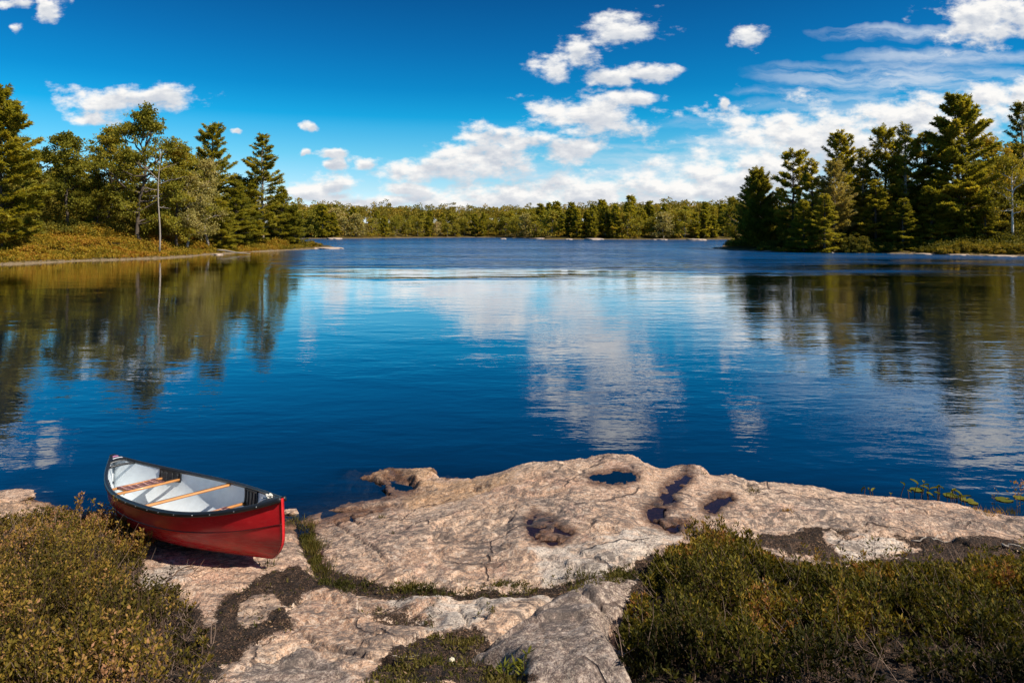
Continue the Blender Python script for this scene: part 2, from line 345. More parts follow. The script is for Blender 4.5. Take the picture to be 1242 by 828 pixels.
# ------------------------------------------------------------------ near shore: one bedrock height field
BASE = [  # photo px, py, height  -> world point
    (0,600,.0),(60,612,.0),(118,624,.0),(0,640,.12),(60,660,.2),(130,660,.2),(100,700,.32),(0,720,.34),(0,828,.72),(100,828,.78),(-200,640,.1),(-200,828,.6),
    (200,700,.27),(160,760,.5),(230,828,.8),(300,730,.38),(380,628,.0),(380,650,.12),(400,690,.33),(440,650,.18),(430,617,.0),(500,604,.0),(480,630,.16),
    (545,588,.04),(560,610,.25),(600,577,.2),(650,562,.38),(710,553,.50),(760,556,.46),(820,572,.36),(870,583,.30),(920,590,.27),(960,592,.25),(1050,606,.16),
    (1140,611,.14),(1242,626,.10),(1400,640,.1),(600,610,.36),(560,660,.38),(500,700,.42),(640,650,.5),(640,700,.52),(720,600,.50),(743,578,.50),(760,640,.53),(740,690,.58),
    (820,610,.42),(870,615,.38),(950,620,.38),(950,650,.36),(1050,640,.33),(1150,640,.30),(1242,650,.28),(1100,665,.34),(1242,690,.5),(860,660,.5),(1000,700,.55),
    (900,740,.70),(1100,760,.75),(1300,760,.75),(820,828,1.0),(1000,828,1.0),(1242,828,1.0),(480,745,.58),(400,770,.60),(560,735,.60),(350,828,.78),(440,828,.80),
    (600,790,.72),(690,770,.74),(680,828,.86),(760,740,.68)]
WP = [wpt(*b) for b in BASE]
WP += [(-3.51, 7.32, .10), (-2.9, 6.8, .20), (-2.45, 6.35, .27), (-3.0, 6.2, .27), (-3.9, 7.0, .08), (-4.4, 7.7, .0), (-3.4, 7.8, .02), (-2.6, 7.6, .03), (-4.9, 8.4, -.12), (-2.1, 5.9, .30), (-3.3, 6.4, .22)]
for px, Yc in [(-200,8.9),(0,9.0),(120,9.2),(300,9.2),(400,9.9),(470,10.4),(560,10.2),(650,10.0),(710,9.7),(800,9.9),(900,9.8),(1000,9.5),(1100,9.3),(1242,8.9),(1400,8.8)]:
    WP.append(((px - CX) * Yc / F, Yc, -.42 if px != 120 else -.5)); WP.append(((px - CX) * (Yc + 1.6) / F, Yc + 1.6, -1.3))
for px, py, z in [(450,600,-.13),(420,611,-.12),(395,605,-.2),(400,580,-.16),(470,582,-.08),(520,582,-.06),(60,585,-.15),(10,592,-.05)]: WP.append(wpt(px, py, z))
for X in (-6, -3, 0, 3, 6): WP += [(X, 2.5, 1.25), (X, 0.0, 1.75)]
WP = np.array(WP)
def _rbf():
    P = WP[:, :2]; n = len(P); D = np.hypot(*(P[:, None] - P[None]).transpose(2, 0, 1))
    A = np.zeros((n + 3, n + 3)); A[:n, :n] = D - np.eye(n) * .03; A[:n, n] = 1; A[:n, n + 1:] = P; A[n, :n] = 1; A[n + 1:, :n] = P.T
    return np.linalg.solve(A, np.concatenate([WP[:, 2], [0, 0, 0]]))
_C = _rbf()
def base_h(X, Y):
    z = _C[-3] + _C[-2] * X + _C[-1] * Y
    for (a, b, _), c in zip(WP, _C[:-3]): z = z + c * np.hypot(X - a, Y - b)
    prof = np.where(Y > 8.8, -.4 * (Y - 8.8), .2 * (8.8 - Y)); prof = np.clip(prof, -1.8, 2.3)
    k = sstep(np.abs(X), 7.2, 9.5); k = np.maximum(k, sstep(-Y, -2.6, -.5)); k = np.maximum(k, sstep(Y, 11, 12.5))
    return z * (1 - k) + prof * k

SOIL = [[(262,728),(300,705),(350,690),(385,698),(430,710),(520,712),(520,720),(430,722),(372,722),(348,742),(352,768),(300,790),(262,840),(225,840),(250,770)],
        [(930,648),(1010,640),(1100,648),(1160,650),(1250,652),(1500,665),(1500,690),(1242,690),(1100,690),(950,675),(915,660)],
        [(500,716),(640,706),(700,700),(760,690),(800,676),(815,690),(760,703),(690,716),(640,722),(560,722)],
        [(436,840),(466,800),(520,775),(575,762),(600,770),(566,795),(600,815),(650,845)]]
ISLE = [[(292,725),(330,722),(343,738),(325,757),(296,768),(286,745)], [(1008,652),(1080,650),(1105,662),(1075,672),(1020,670)], [(775,700),(820,690),(826,698),(790,706)]]
BUSH_L = [(-420,640),(-60,628),(0,628),(60,622),(125,628),(160,640),(186,655),(176,690),(160,716),(205,712),(246,738),(262,780),(262,840),(230,1400),(-600,1400)]
BUSH_R = [(742,770),(756,735),(775,706),(796,686),(806,668),(850,660),(880,652),(915,662),(960,682),(1040,690),(1130,684),(1250,682),(1500,690),(1900,1400),(800,1400),(768,840)]
GREY = [(566,797),(600,770),(640,747),(690,716),(730,705),(790,709),(800,730),(742,752),(738,772),(775,845),(640,850),(600,812)]
CRES = [(402,588),(428,578),(470,574),(530,577),(532,587),(508,591),(548,590),(530,600),(500,602),(506,594),(478,588),(462,597),(430,594),(436,588),(420,592)]
ISL0 = [(-60,572),(16,573),(24,580),(10,588),(-60,590)]
# pools: name, outline, level offset, material, words
POOLS = [('rain_pool', [(713,576),(722,571),(745,569),(765,571),(773,577),(772,585),(757,588),(735,586),(718,583)], 'pud_blue', 'largest clear blue rain pool, alone near the crest of the granite slab'),
         ('rain_pool', [(640,634),(648,625),(662,628),(680,638),(697,643),(690,654),(668,660),(648,656),(640,646)], 'pud_weed', 'shallow pool choked with dark reddish leaves in the middle of the slab'),
         ('rain_pool', [(783,616),(800,606),(803,590),(822,583),(832,578),(838,583),(826,597),(818,603),(822,611),(805,618),(806,632),(832,633),(840,640),(815,642),(798,634),(784,624)], 'pud_weed', 'winding weedy pool at the right end of the slab'),
         ('rain_pool', [(852,612),(865,604),(885,601),(892,607),(880,613),(868,622),(856,618)], 'pud_weed', 'small weedy pool right of the winding one, by the bushes'),
         ('rain_pool', [(464,589),(478,586),(498,590),(506,598),(492,602),(476,600)], 'pud_blue', 'dark blue pool inside the orange rock spit by the lake')]
DISH = [(424,733),(436,722),(470,720),(500,728),(535,740),(543,752),(530,764),(500,766),(470,758),(440,746)]

xs = spread(-7.0, 7.0, .020, -45, 45, 1.09); ys = spread(3.3, 9.9, .020, -30, 16, 1.09)
GX, GY = np.meshgrid(xs, ys); GX = GX.ravel(); GY = GY.ravel()
Z0 = base_h(GX, GY)
_Yv = np.maximum(GY, .6)
PX = CX + F * GX / _Yv; PY = HY + F * (CH - Z0) / _Yv
back = GY < 1.5
nzp = fbm(GX * 2.2, GY * 2.2, 3, 5) ; nzf = fbm(GX * 9, GY * 9, 5, 3)
jit = lambda s: (nzp * s + nzf * s * .5)
VALID = GY < np.interp(PX, [0,380,400,560,600,650,760,800,1300], [9.3,9.3,9.75,9.6,8.9,8.85,8.85,8.6,8.55])
# big relief: glacier-smoothed ledges, foliation steps
relief = .055 * fbm(GX * .9, GY * .9, 1, 3) + .022 * fbm(GX * 3.2, GY * 4.5, 2, 4) + .007 * fbm(GX * 13, GY * 15, 4, 3)
st = fbm(GX * .7 + 5, GY * 1.6, 6, 4); relief += .035 * (sstep(st, .02, .06) + sstep(st, -.25, -.21) - 1)
rid = 1 - np.abs(fbm(GX * 2.6 + .4 * fbm(GX * 3, GY * 3, 1, 2), GY * 7.5, 5, 4)) * 3.2; relief += .020 * np.clip(rid, -1, 1) * sstep(fbm(GX * .8, GY * .8, 3, 3), -.25, .2)
relief += .009 * fbm(GX * 22, GY * 26, 6, 3) - .014 * sstep(fbm(GX * 9, GY * 11, 2, 3), .30, .48)
relief *= 1 - .75 * np.exp(-((GX + 2.9) ** 2 + (GY - 6.7) ** 2) / .9)
Z = Z0 + relief
sdG = sdist(PX, PY, GREY) + jit(6)
Z += .13 * sstep(sdG, -3, 26) - .05 * np.exp(-(sdG / 5) ** 2)
sdC = sdist(PX, PY, CRES) + jit(3); mC = sstep(sdC, -3, 5) * VALID; Z += (.085 + .03 * nzf) * mC + np.where(mC > .1, (-Z0) * .55 * mC, 0)
sdI = sdist(PX, PY, ISL0) + jit(3); Z += .22 * sstep(sdI, -4, 5) * VALID
sdD = sdist(PX, PY, DISH) + jit(5); Z -= .05 * sstep(sdD, -4, 14)
CRACKS = [([(300,812),(360,792),(425,800),(470,815)], 3.0, .07), ([(345,748),(372,728),(420,728)], 2.5, .05), ([(365,770),(400,790),(440,800)], 2.0, .05), ([(560,735),(575,765)], 2.0, .04), ([(200,745),(236,700),(262,690)], 2.0, .04), ([(640,790),(690,800),(760,815)], 1.6, .03), ([(640,747),(660,780),(655,828)], 1.3, .02), ([(520,640),(600,636),(640,628)], 1.5, .03),
          ([(408,632),(424,650),(452,668),(472,690)], 1.6, .035), ([(425,623),(438,640)], 1.5, .05), ([(556,561),(580,598),(640,600),(690,590)], 1.2, .02), ([(640,690),(700,640),(790,650)], 1.0, .015),
          ([(520,700),(560,640),(600,620)], 1.0, .012), ([(400,725),(425,760),(470,790)], 1.2, .02), ([(700,735),(730,750)], 3.5, .06), ([(880,600),(905,592)], 1.5, .03), ([(900,640),(1000,625),(1120,634),(1242,640)], 2.0, .04)]
for pl, wd, dp in CRACKS: Z -= dp * np.exp(-((seg_dist(PX + jit(9), PY + jit(5), pl)) / wd) ** 2)
soil = np.zeros_like(GX)
for pl in SOIL: soil = np.maximum(soil, sstep(sdist(PX, PY, pl) + jit(9), -5, 7))
soil = np.maximum(soil, sstep(sdist(PX, PY, BUSH_L) + jit(9), -6, 12)); soil = np.maximum(soil, sstep(sdist(PX, PY, BUSH_R) + jit(9), -4, 12))
crackband = [(368,640),(378,668),(388,692),(404,704),(470,713),(560,716),(640,713),(700,706),(760,694),(796,680)]
dB = seg_dist(PX, PY + jit(8), crackband); soil = np.maximum(soil, sstep(dB, 11, 5)); Z -= .05 * sstep(dB, 16, 4)
for pl in ISLE: soil *= 1 - sstep(sdist(PX, PY, pl) + jit(16), -5, 6)
soil = np.maximum(soil, .62 * sstep(sdD, 2, 14) * sstep(fbm(GX * 5, GY * 5, 2, 2), -.5, .1))
soil = np.where(back, .2 + .8 * (nzp > 0), soil)
Z += soil * .02 * fbm(GX * 25, GY * 25, 1, 2)
WHITE = [[(690,690),(740,655),(790,640),(830,645),(815,668),(770,688),(720,700)], [(505,745),(540,728),(600,722),(640,728),(590,745),(560,760),(520,768)], [(440,722),(480,716),(560,722),(640,724),(690,722),(600,735),(520,728)],
         [(1008,652),(1080,650),(1105,662),(1075,672),(1020,670)], [(640,668),(720,664),(760,650),(740,690),(660,700)], [(160,700),(210,672),(240,690),(190,716)]]
white = np.zeros_like(GX)
for pl in WHITE: white = np.maximum(white, sstep(sdist(PX, PY, pl) + jit(12), -8, 8) * .8)
grey = sstep(sdG, -4, 6); grey = np.maximum(grey, .55 * sstep(sdist(PX, PY, [(560,660),(640,600),(740,600),(760,625),(640,650),(600,690)]) + jit(20), -15, 15))
grey = np.maximum(grey, .6 * sstep(sdist(PX, PY, [(860,628),(1000,604),(1150,622),(1250,630),(1250,650),(1100,645),(930,650)]) + jit(14), -10, 10))
grey = np.maximum(grey, .9 * sstep(sdist(PX, PY, [(-20,860),(280,860),(300,812),(360,800),(420,815),(440,860)]) + jit(8), -5, 8))
grey = np.maximum(grey, .5 * sstep(sdist(PX, PY, [(390,640),(520,630),(480,690),(400,690)]) + jit(14), -10, 10))
orange = np.maximum(mC, sstep(sdist(PX, PY, [(485,606),(540,588),(600,577),(640,566),(610,590),(560,606),(500,622)]) + jit(7), -6, 6) * .8)
orange = np.maximum(orange, VALID * .35 * sstep(sdist(PX, PY, [(600,577),(710,553),(830,575),(840,590),(780,600),(700,590),(620,600)]) + jit(10), -8, 8))
orange = np.maximum(orange, .6 * sstep(sdist(PX, PY, [(-80,570),(60,590),(140,615),(120,660),(-80,660)]), -5, 10))
wet = sstep(Z + .03 * nzf, .085, .02)
pool_lv = []
for i, (nm, pl, mt, lb) in enumerate(POOLS):
    s = np.where(VALID, sdist(PX, PY, pl) + jit(4.2) + 2.5 * fbm(GX * 28, GY * 28, 1, 2), -99)
    ins = (s > 0) & ~back
    lv = float(np.percentile(Z0[ins], 30)) if i < 4 else 0.03
    m = sstep(s, -1, 5); ring = sstep(s, -26, -3)
    Z = Z * (1 - ring) + np.maximum(Z, lv + .006 - 0.0) * ring if i < 4 else np.where((s > -6), np.maximum(Z, lv + .006), Z)
    if i < 4: Z = np.where(ring > 0, Z * (1 - ring * .6) + (lv + .012 + .008 * nzf) * ring * .6, Z)
    if i in (1, 2): m2 = m * sstep(fbm(GX * 7, GY * 7, 1, 3), -.42 if i == 1 else -.25, .0)
    else: m2 = m
    Z = Z * (1 - m2) + (lv - .035) * m2
    wet = np.maximum(wet, sstep(s, -9, 1) * (s > -30)); pool_lv.append(lv)
    orange = np.maximum(orange, .5 * sstep(s, -9, -2) * (s < 2))
GZ = Z.reshape(len(ys), len(xs))
def ground_z(X, Y):
    X = np.atleast_1d(X); Y = np.atleast_1d(Y)
    i = np.clip(np.searchsorted(xs, X) - 1, 0, len(xs) - 2); j = np.clip(np.searchsorted(ys, Y) - 1, 0, len(ys) - 2)
    return np.maximum(GZ[j, i], GZ[j + 1, i + 1])
shore = mesh('rock_shore', np.stack([GX, GY, Z], 1), grid_faces(len(xs), len(ys)), M['rock'],
             attrs={'soil': soil, 'white': white, 'grey': grey, 'orange': orange, 'wet': wet}, smooth=True)
tag(shore, 'pale pink granite ledges with dark soil in the hollows', kind='structure')
for (nm, pl, mt, lb), lv in zip(POOLS, pool_lv):
    c = np.mean(pl, 0); P = np.array([wpt(x, y, lv) for x, y in pl]); ce = P.mean(0)
    V = np.vstack([ce, ce + (P - ce) * 1.10]); V[:, 2] = lv; n = len(pl)
    PF = np.array([[0, 1 + i, 1 + (i + 1) % n] for i in range(n)])
    if np.cross(V[1] - V[0], V[2] - V[0])[2] < 0: PF = PF[:, ::-1]
    V[:, 2] -= lv; o0 = np.array([ce[0], ce[1], 0]); V -= o0
    o = mesh(nm, V, PF, M[mt], loc=(ce[0], ce[1], lv)); tag(o, lb, 'rain pool', 'rain pools on the granite')

# ------------------------------------------------------------------ the far land and the lake
LEFT = [(-160,40),(-75,57),(-49,65.5),(-46.6,73),(-40.9,80.4),(-40.5,90),(-39,100.5),(-35.5,112.6),(-32,120),(-34,130),(-46,138),(-70,150),(-200,165),(-600,60)]
RIGHT = [(35.7,112.6),(40,106),(46,100.5),(54.3,94),(64,85),(90,74),(160,60),(600,40),(600,190),(60,170),(44,140),(36,122)]
FAR = [(-700,215),(-120,240),(-83,245),(-71,243),(-55,252),(-40,270),(-20,280),(-5,276),(5,258),(11,228),(24,226),(50,224),(76,226),(120,222),(700,200),(2500,700),(2500,6000),(-2500,6000),(-2500,700)]
lx = spread(-90, 95, .9, -2400, 2400, 1.16); ly = spread(50, 150, .9, -60, 290, 1.0)
ly = np.concatenate([spread(50, 150, .9, -60, 151, 1.16), np.arange(154, 300, 2.2), 300 * 1.12 ** np.arange(1, 27)])
LX, LY = np.meshgrid(lx, ly); LX = LX.ravel(); LY = LY.ravel()
def land_h(X, Y):
    j = fbm(X * .16, Y * .16, 2, 4) * 2.2
    dl = sdist(X, Y, LEFT) + j * .6; dr = sdist(X, Y, RIGHT) + j * .6; df = sdist(X, Y, FAR) + j
    inl = sstep(-X, 30, 48)
    z = np.full(X.shape, -2.5)
    z = np.maximum(z, np.where(dl > -12, np.clip(dl * .25, -2.5, .25) + (.7 + 2.3 * inl) * sstep(dl, .3, 16) + .02 * np.clip(dl - 16, 0, 100), -2.5))
    z = np.maximum(z, np.where(dr > -12, np.clip(dr * .25, -2.5, .25) + 1.6 * sstep(dr, .3, 14) + .02 * np.clip(dr - 14, 0, 100), -2.5))
    z = np.maximum(z, np.where(df > -12, np.clip(df * .25, -2.5, .3) + 1.5 * sstep(df, 1, 12) + .055 * np.clip(df - 8, 0, 90), -2.5))
    z = z + .25 * fbm(X * .4, Y * .4, 4, 3) * (z > .1)
    near = np.clip(.2 * (8.8 - Y), -1.8, 2.3) - .8
    return np.where(Y < 30, np.maximum(near, -2.5), z)
LZ = land_h(LX, LY)
g = mesh('ground', np.stack([LX, LY, LZ], 1), grid_faces(len(lx), len(ly)), M['land'], smooth=True); tag(g, kind='structure')

wx = spread(-9, 9, .06, -2400, 2400, 1.12); wy = spread(5.5, 13, .06, -60, 5000, 1.12)
WX, WY = np.meshgrid(wx, wy); WX = WX.ravel(); WY = WY.ravel()
dep = np.where((np.abs(WX) < 44) & (WY > -29) & (WY < 15.5), -ground_z(WX, WY), 1.5)
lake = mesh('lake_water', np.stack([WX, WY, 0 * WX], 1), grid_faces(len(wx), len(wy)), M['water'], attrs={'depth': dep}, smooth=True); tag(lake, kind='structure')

# ------------------------------------------------------------------ shape makers
def tube(path, rad, n=6, cap=True):
    P = np.asarray(path, float); R = np.broadcast_to(np.asarray(rad, float), (len(P),))
    T = np.gradient(P, axis=0); T /= np.linalg.norm(T, axis=1)[:, None] + 1e-9
    ref = np.where(np.abs(T[:, 2:3]) > .9, [[1., 0, 0]], [[0, 0, 1.]])
    A = np.cross(T, ref); A /= np.linalg.norm(A, axis=1)[:, None] + 1e-9; B = np.cross(T, A)
    for i in range(1, len(P)):
        if A[i] @ A[i - 1] < 0: A[i] *= -1; B[i] *= -1
    a = np.linspace(0, 2 * math.pi, n, endpoint=False)
    V = P[:, None] + R[:, None, None] * (np.cos(a)[None, :, None] * A[:, None] + np.sin(a)[None, :, None] * B[:, None])
    V = V.reshape(-1, 3); i = np.arange(len(P) - 1)[:, None] * n; k = np.arange(n)[None]; k2 = (k + 1) % n
    Fq = np.stack([i + k, i + k2, i + n + k2, i + n + k], -1).reshape(-1, 4)
    if cap:
        c0, c1 = len(V), len(V) + 1; V = np.vstack([V, P[0], P[-1]]); k = np.arange(n); L = (len(P) - 1) * n
        Fq = np.vstack([Fq, np.stack([k, k, np.full(n, c0), (k + 1) % n], 1)[:, [1, 2, 3, 3]], np.stack([L + k, L + (k + 1) % n, np.full(n, c1), np.full(n, c1)], 1)])
    return V, Fq
class Bag:
    """collects quads/tris; repeated last index marks a triangle"""
    def __init__(s): s.V = []; s.F = []; s.n = 0; s.T = []
    def add(s, V, Fq, tint=None):
        s.V.append(V); s.F.append(np.asarray(Fq) + s.n); s.n += len(V); s.T.append(np.full(len(V), .5) if tint is None else tint)
    def tube(s, *a, **k): s.add(*tube(*a, **k))
    def box(s, c, h, Mx=None):
        V = np.array([[x, y, z] for x in (-1, 1) for y in (-1, 1) for z in (-1, 1)], float) * np.array(h)
        if Mx is not None: V = V @ np.array(Mx).T
        s.add(V + np.array(c), [[0, 1, 3, 2], [4, 6, 7, 5], [0, 4, 5, 1], [2, 3, 7, 6], [0, 2, 6, 4], [1, 5, 7, 3]])
    def build(s, name, m, parent=None, smooth=False, loc=None, tint=True):
        V = np.concatenate(s.V); Fq = np.concatenate(s.F)
        tri = Fq[:, 2] == Fq[:, 3]
        return mesh(name, V, [Fq[~tri], Fq[tri][:, :3]], m, parent, attrs={'tint': np.concatenate(s.T)} if tint else None, smooth=smooth, loc=loc)
def unit(v): return v / (np.linalg.norm(v, axis=-1, keepdims=True) + 1e-9)
def diamonds(C, D, L, Wd, rng, flat=0.0):
    """leaf diamonds from centre C along D; flat>0 turns the blade's face upward"""
    n = len(C); D = unit(D); R = unit(rng.normal(size=(n, 3))); Wv = unit(np.cross(D, R))
    if flat > 0: Wv = unit(Wv * (1 - flat) + unit(np.cross(D, np.array([0, 0, 1.]) + .0 * D)) * flat)
    L = np.broadcast_to(L, (n,))[:, None]; Wd = np.broadcast_to(Wd, (n,))[:, None]
    V = np.stack([C, C + .45 * D * L + Wv * Wd * .5, C + D * L, C + .45 * D * L - Wv * Wd * .5], 1).reshape(-1, 3)
    return V, np.arange(4 * n).reshape(n, 4)

def conifer(H, R, seed, layer=.034, el_top=38, el_low=2, low=.12, gap=.1, prof=.75, tuft=.34, dens=1.0, droop=0.0, lean=0.0, width=.30, per=7, nb=5):
    rng = np.random.default_rng(seed); tr = Bag(); cr = Bag()
    zz = np.linspace(0, H, 14); tx = lean * (zz / H) ** 1.5 * H + .05 * np.sin(zz * .8 + seed); ty = .05 * np.cos(zz * .7)
    tr.tube(np.stack([tx, ty, zz], 1), .016 * H * (1 - zz / H) ** .8 + .02, 8)
    z = low * H
    while z < H * .985:
        u = z / H; k = (1 - u) / (1 - low)
        rad = R * (k ** prof) * (1 - .35 * (k > .82) * (k - .82) / .18) + .25
        for b in range(rng.integers(nb - 1, nb + 2)):
            if rng.random() < gap: continue
            az = rng.random() * 2 * math.pi; ln = rad * rng.uniform(.55, 1.12)
            el = math.radians(el_low + (el_top - el_low) * u ** 1.6 + rng.normal() * 6)
            s = np.linspace(0, 1, 6); dh = np.array([math.cos(az), math.sin(az), 0])
            z0 = z + rng.uniform(-.3, .3) * layer * H; bx = np.interp(z0, zz, tx)
            pz = z0 + ln * (math.tan(el) * s + (.10 - droop) * s ** 2)
            P = np.stack([bx + dh[0] * ln * s, dh[1] * ln * s, pz], 1)
            tr.tube(P, .010 * ln * (1.15 - s) + .008, 4, cap=False)
            nt = max(5, int(ln * 17 * dens)); ss_ = rng.uniform(.22, 1.0, nt) ** .8
            side = np.array([-dh[1], dh[0], 0]); lat = rng.uniform(-1, 1, nt) * width * ln * (1.15 - ss_) * 1.1
            C = np.stack([np.interp(ss_, s, P[:, i]) for i in range(3)], 1) + side * lat[:, None]
            C[:, 2] += rng.normal(size=nt) * .06 - .10 * np.abs(lat) * (1 + 3 * droop)
            D0 = dh + side * np.sign(lat)[:, None] * .7 * np.abs(lat / (width * ln + .01))[:, None] + np.array([0, 0, .25 - droop])
            C = np.repeat(C, per, 0); D = np.repeat(D0, per, 0) + rng.normal(size=(nt * per, 3)) * np.array([.55, .55, .38])
            C = C + rng.normal(size=C.shape) * np.array([.10, .10, .05])
            V, Fq = diamonds(C, D, tuft * rng.uniform(.6, 1.25, len(C)), tuft * .32, rng, .62)
            t0 = rng.normal() * .12 + .46; cr.add(V, Fq, np.repeat(np.clip(t0 + rng.normal(size=len(C)) * .13, 0, 1), 4))
        z += layer * H * rng.uniform(.8, 1.2) * (1 - .35 * u)
    return tr, cr

def broadleaf(H, R, seed, low=.28, nl=13, leaf=.28, clump=.92, per=140, tall=1.0, trunk_r=.014, flatten=.62, t0=.45, lean=0.0, wobble=.012):
    rng = np.random.default_rng(seed); tr = Bag(); cr = Bag()
    s = np.linspace(0, 1, 12); wob = np.cumsum(rng.normal(size=(12, 2)) * wobble * H, 0); wob[0] = 0
    T = np.stack([wob[:, 0] + lean * H * s, wob[:, 1], s * H * .93], 1); tr.tube(T, trunk_r * H * (1.05 - s) + .02, 8)
    cs = []
    for i in range(nl):
        u = low + (1 - low) * ((i + rng.random()) / nl) ** .9; u = min(u, .97)
        p0 = np.array([np.interp(u, s, T[:, k]) for k in range(3)]); az = i * 2.4 + rng.normal() * .4
        k = (u - low) / (1 - low); rr = R * (math.sin(math.pi * min(.98, .22 + .74 * k)) ** .6) * rng.uniform(.7, 1.12)
        el = math.radians(18 + 42 * k + rng.normal() * 8); q = np.linspace(0, 1, 7)
        dv = np.array([math.cos(az) * math.cos(el), math.sin(az) * math.cos(el), math.sin(el) * tall * .8])
        P = p0 + dv * rr * q[:, None] + np.cumsum(rng.normal(size=(7, 3)) * .045 * rr, 0) * (q[:, None] > 0)
        tr.tube(P, .013 * rr * 2 * (1.1 - q) + .012, 5, cap=False)
        for j in range(rng.integers(4, 7)):
            qq = rng.uniform(.35, 1.0); b0 = np.array([np.interp(qq, q, P[:, kk]) for kk in range(3)])
            d = unit(rng.normal(size=3) + dv * .8 + np.array([0, 0, .25])); b1 = b0 + d * rr * rng.uniform(.12, .38)
            tr.tube(np.stack([b0, (b0 + b1) / 2 + rng.normal(size=3) * .05, b1]), [.018, .013, .008], 4, cap=False); cs.append(b1)
        cs.append(P[-1])
    cs.append(T[-1] + np.array([0, 0, .3]))
    for c in cs:
        r = clump * rng.uniform(.55, 1.25); n = int(per * (r / clump) ** 1.6 * rng.uniform(.6, 1.1))
        sub = c + rng.normal(size=(5, 3)) * r * np.array([.5, .5, .5 * flatten])
        C = sub[rng.integers(0, 5, n)] + unit(rng.normal(size=(n, 3))) * (rng.random((n, 1)) ** .5) * r * np.array([.62, .62, .62 * flatten])
        D = rng.normal(size=(n, 3)) + np.array([0, 0, -.1]); V, Fq = diamonds(C, D, leaf * rng.uniform(.6, 1.3, n), leaf * .72, rng, .3)
        tt = t0 + rng.normal() * .10; cr.add(V, Fq, np.repeat(np.clip(tt + rng.normal(size=n) * .14, 0, 1), 4))
    return tr, cr

def tree_proto(kind, name, tc, crown_m, bark_m):
    root = empty(name); tr, cr = tc
    tr.build('trunk', M[bark_m], root, smooth=True)
    if cr is not None: cr.build('crown', M[crown_m], root)
    root['_k'] = kind; return root
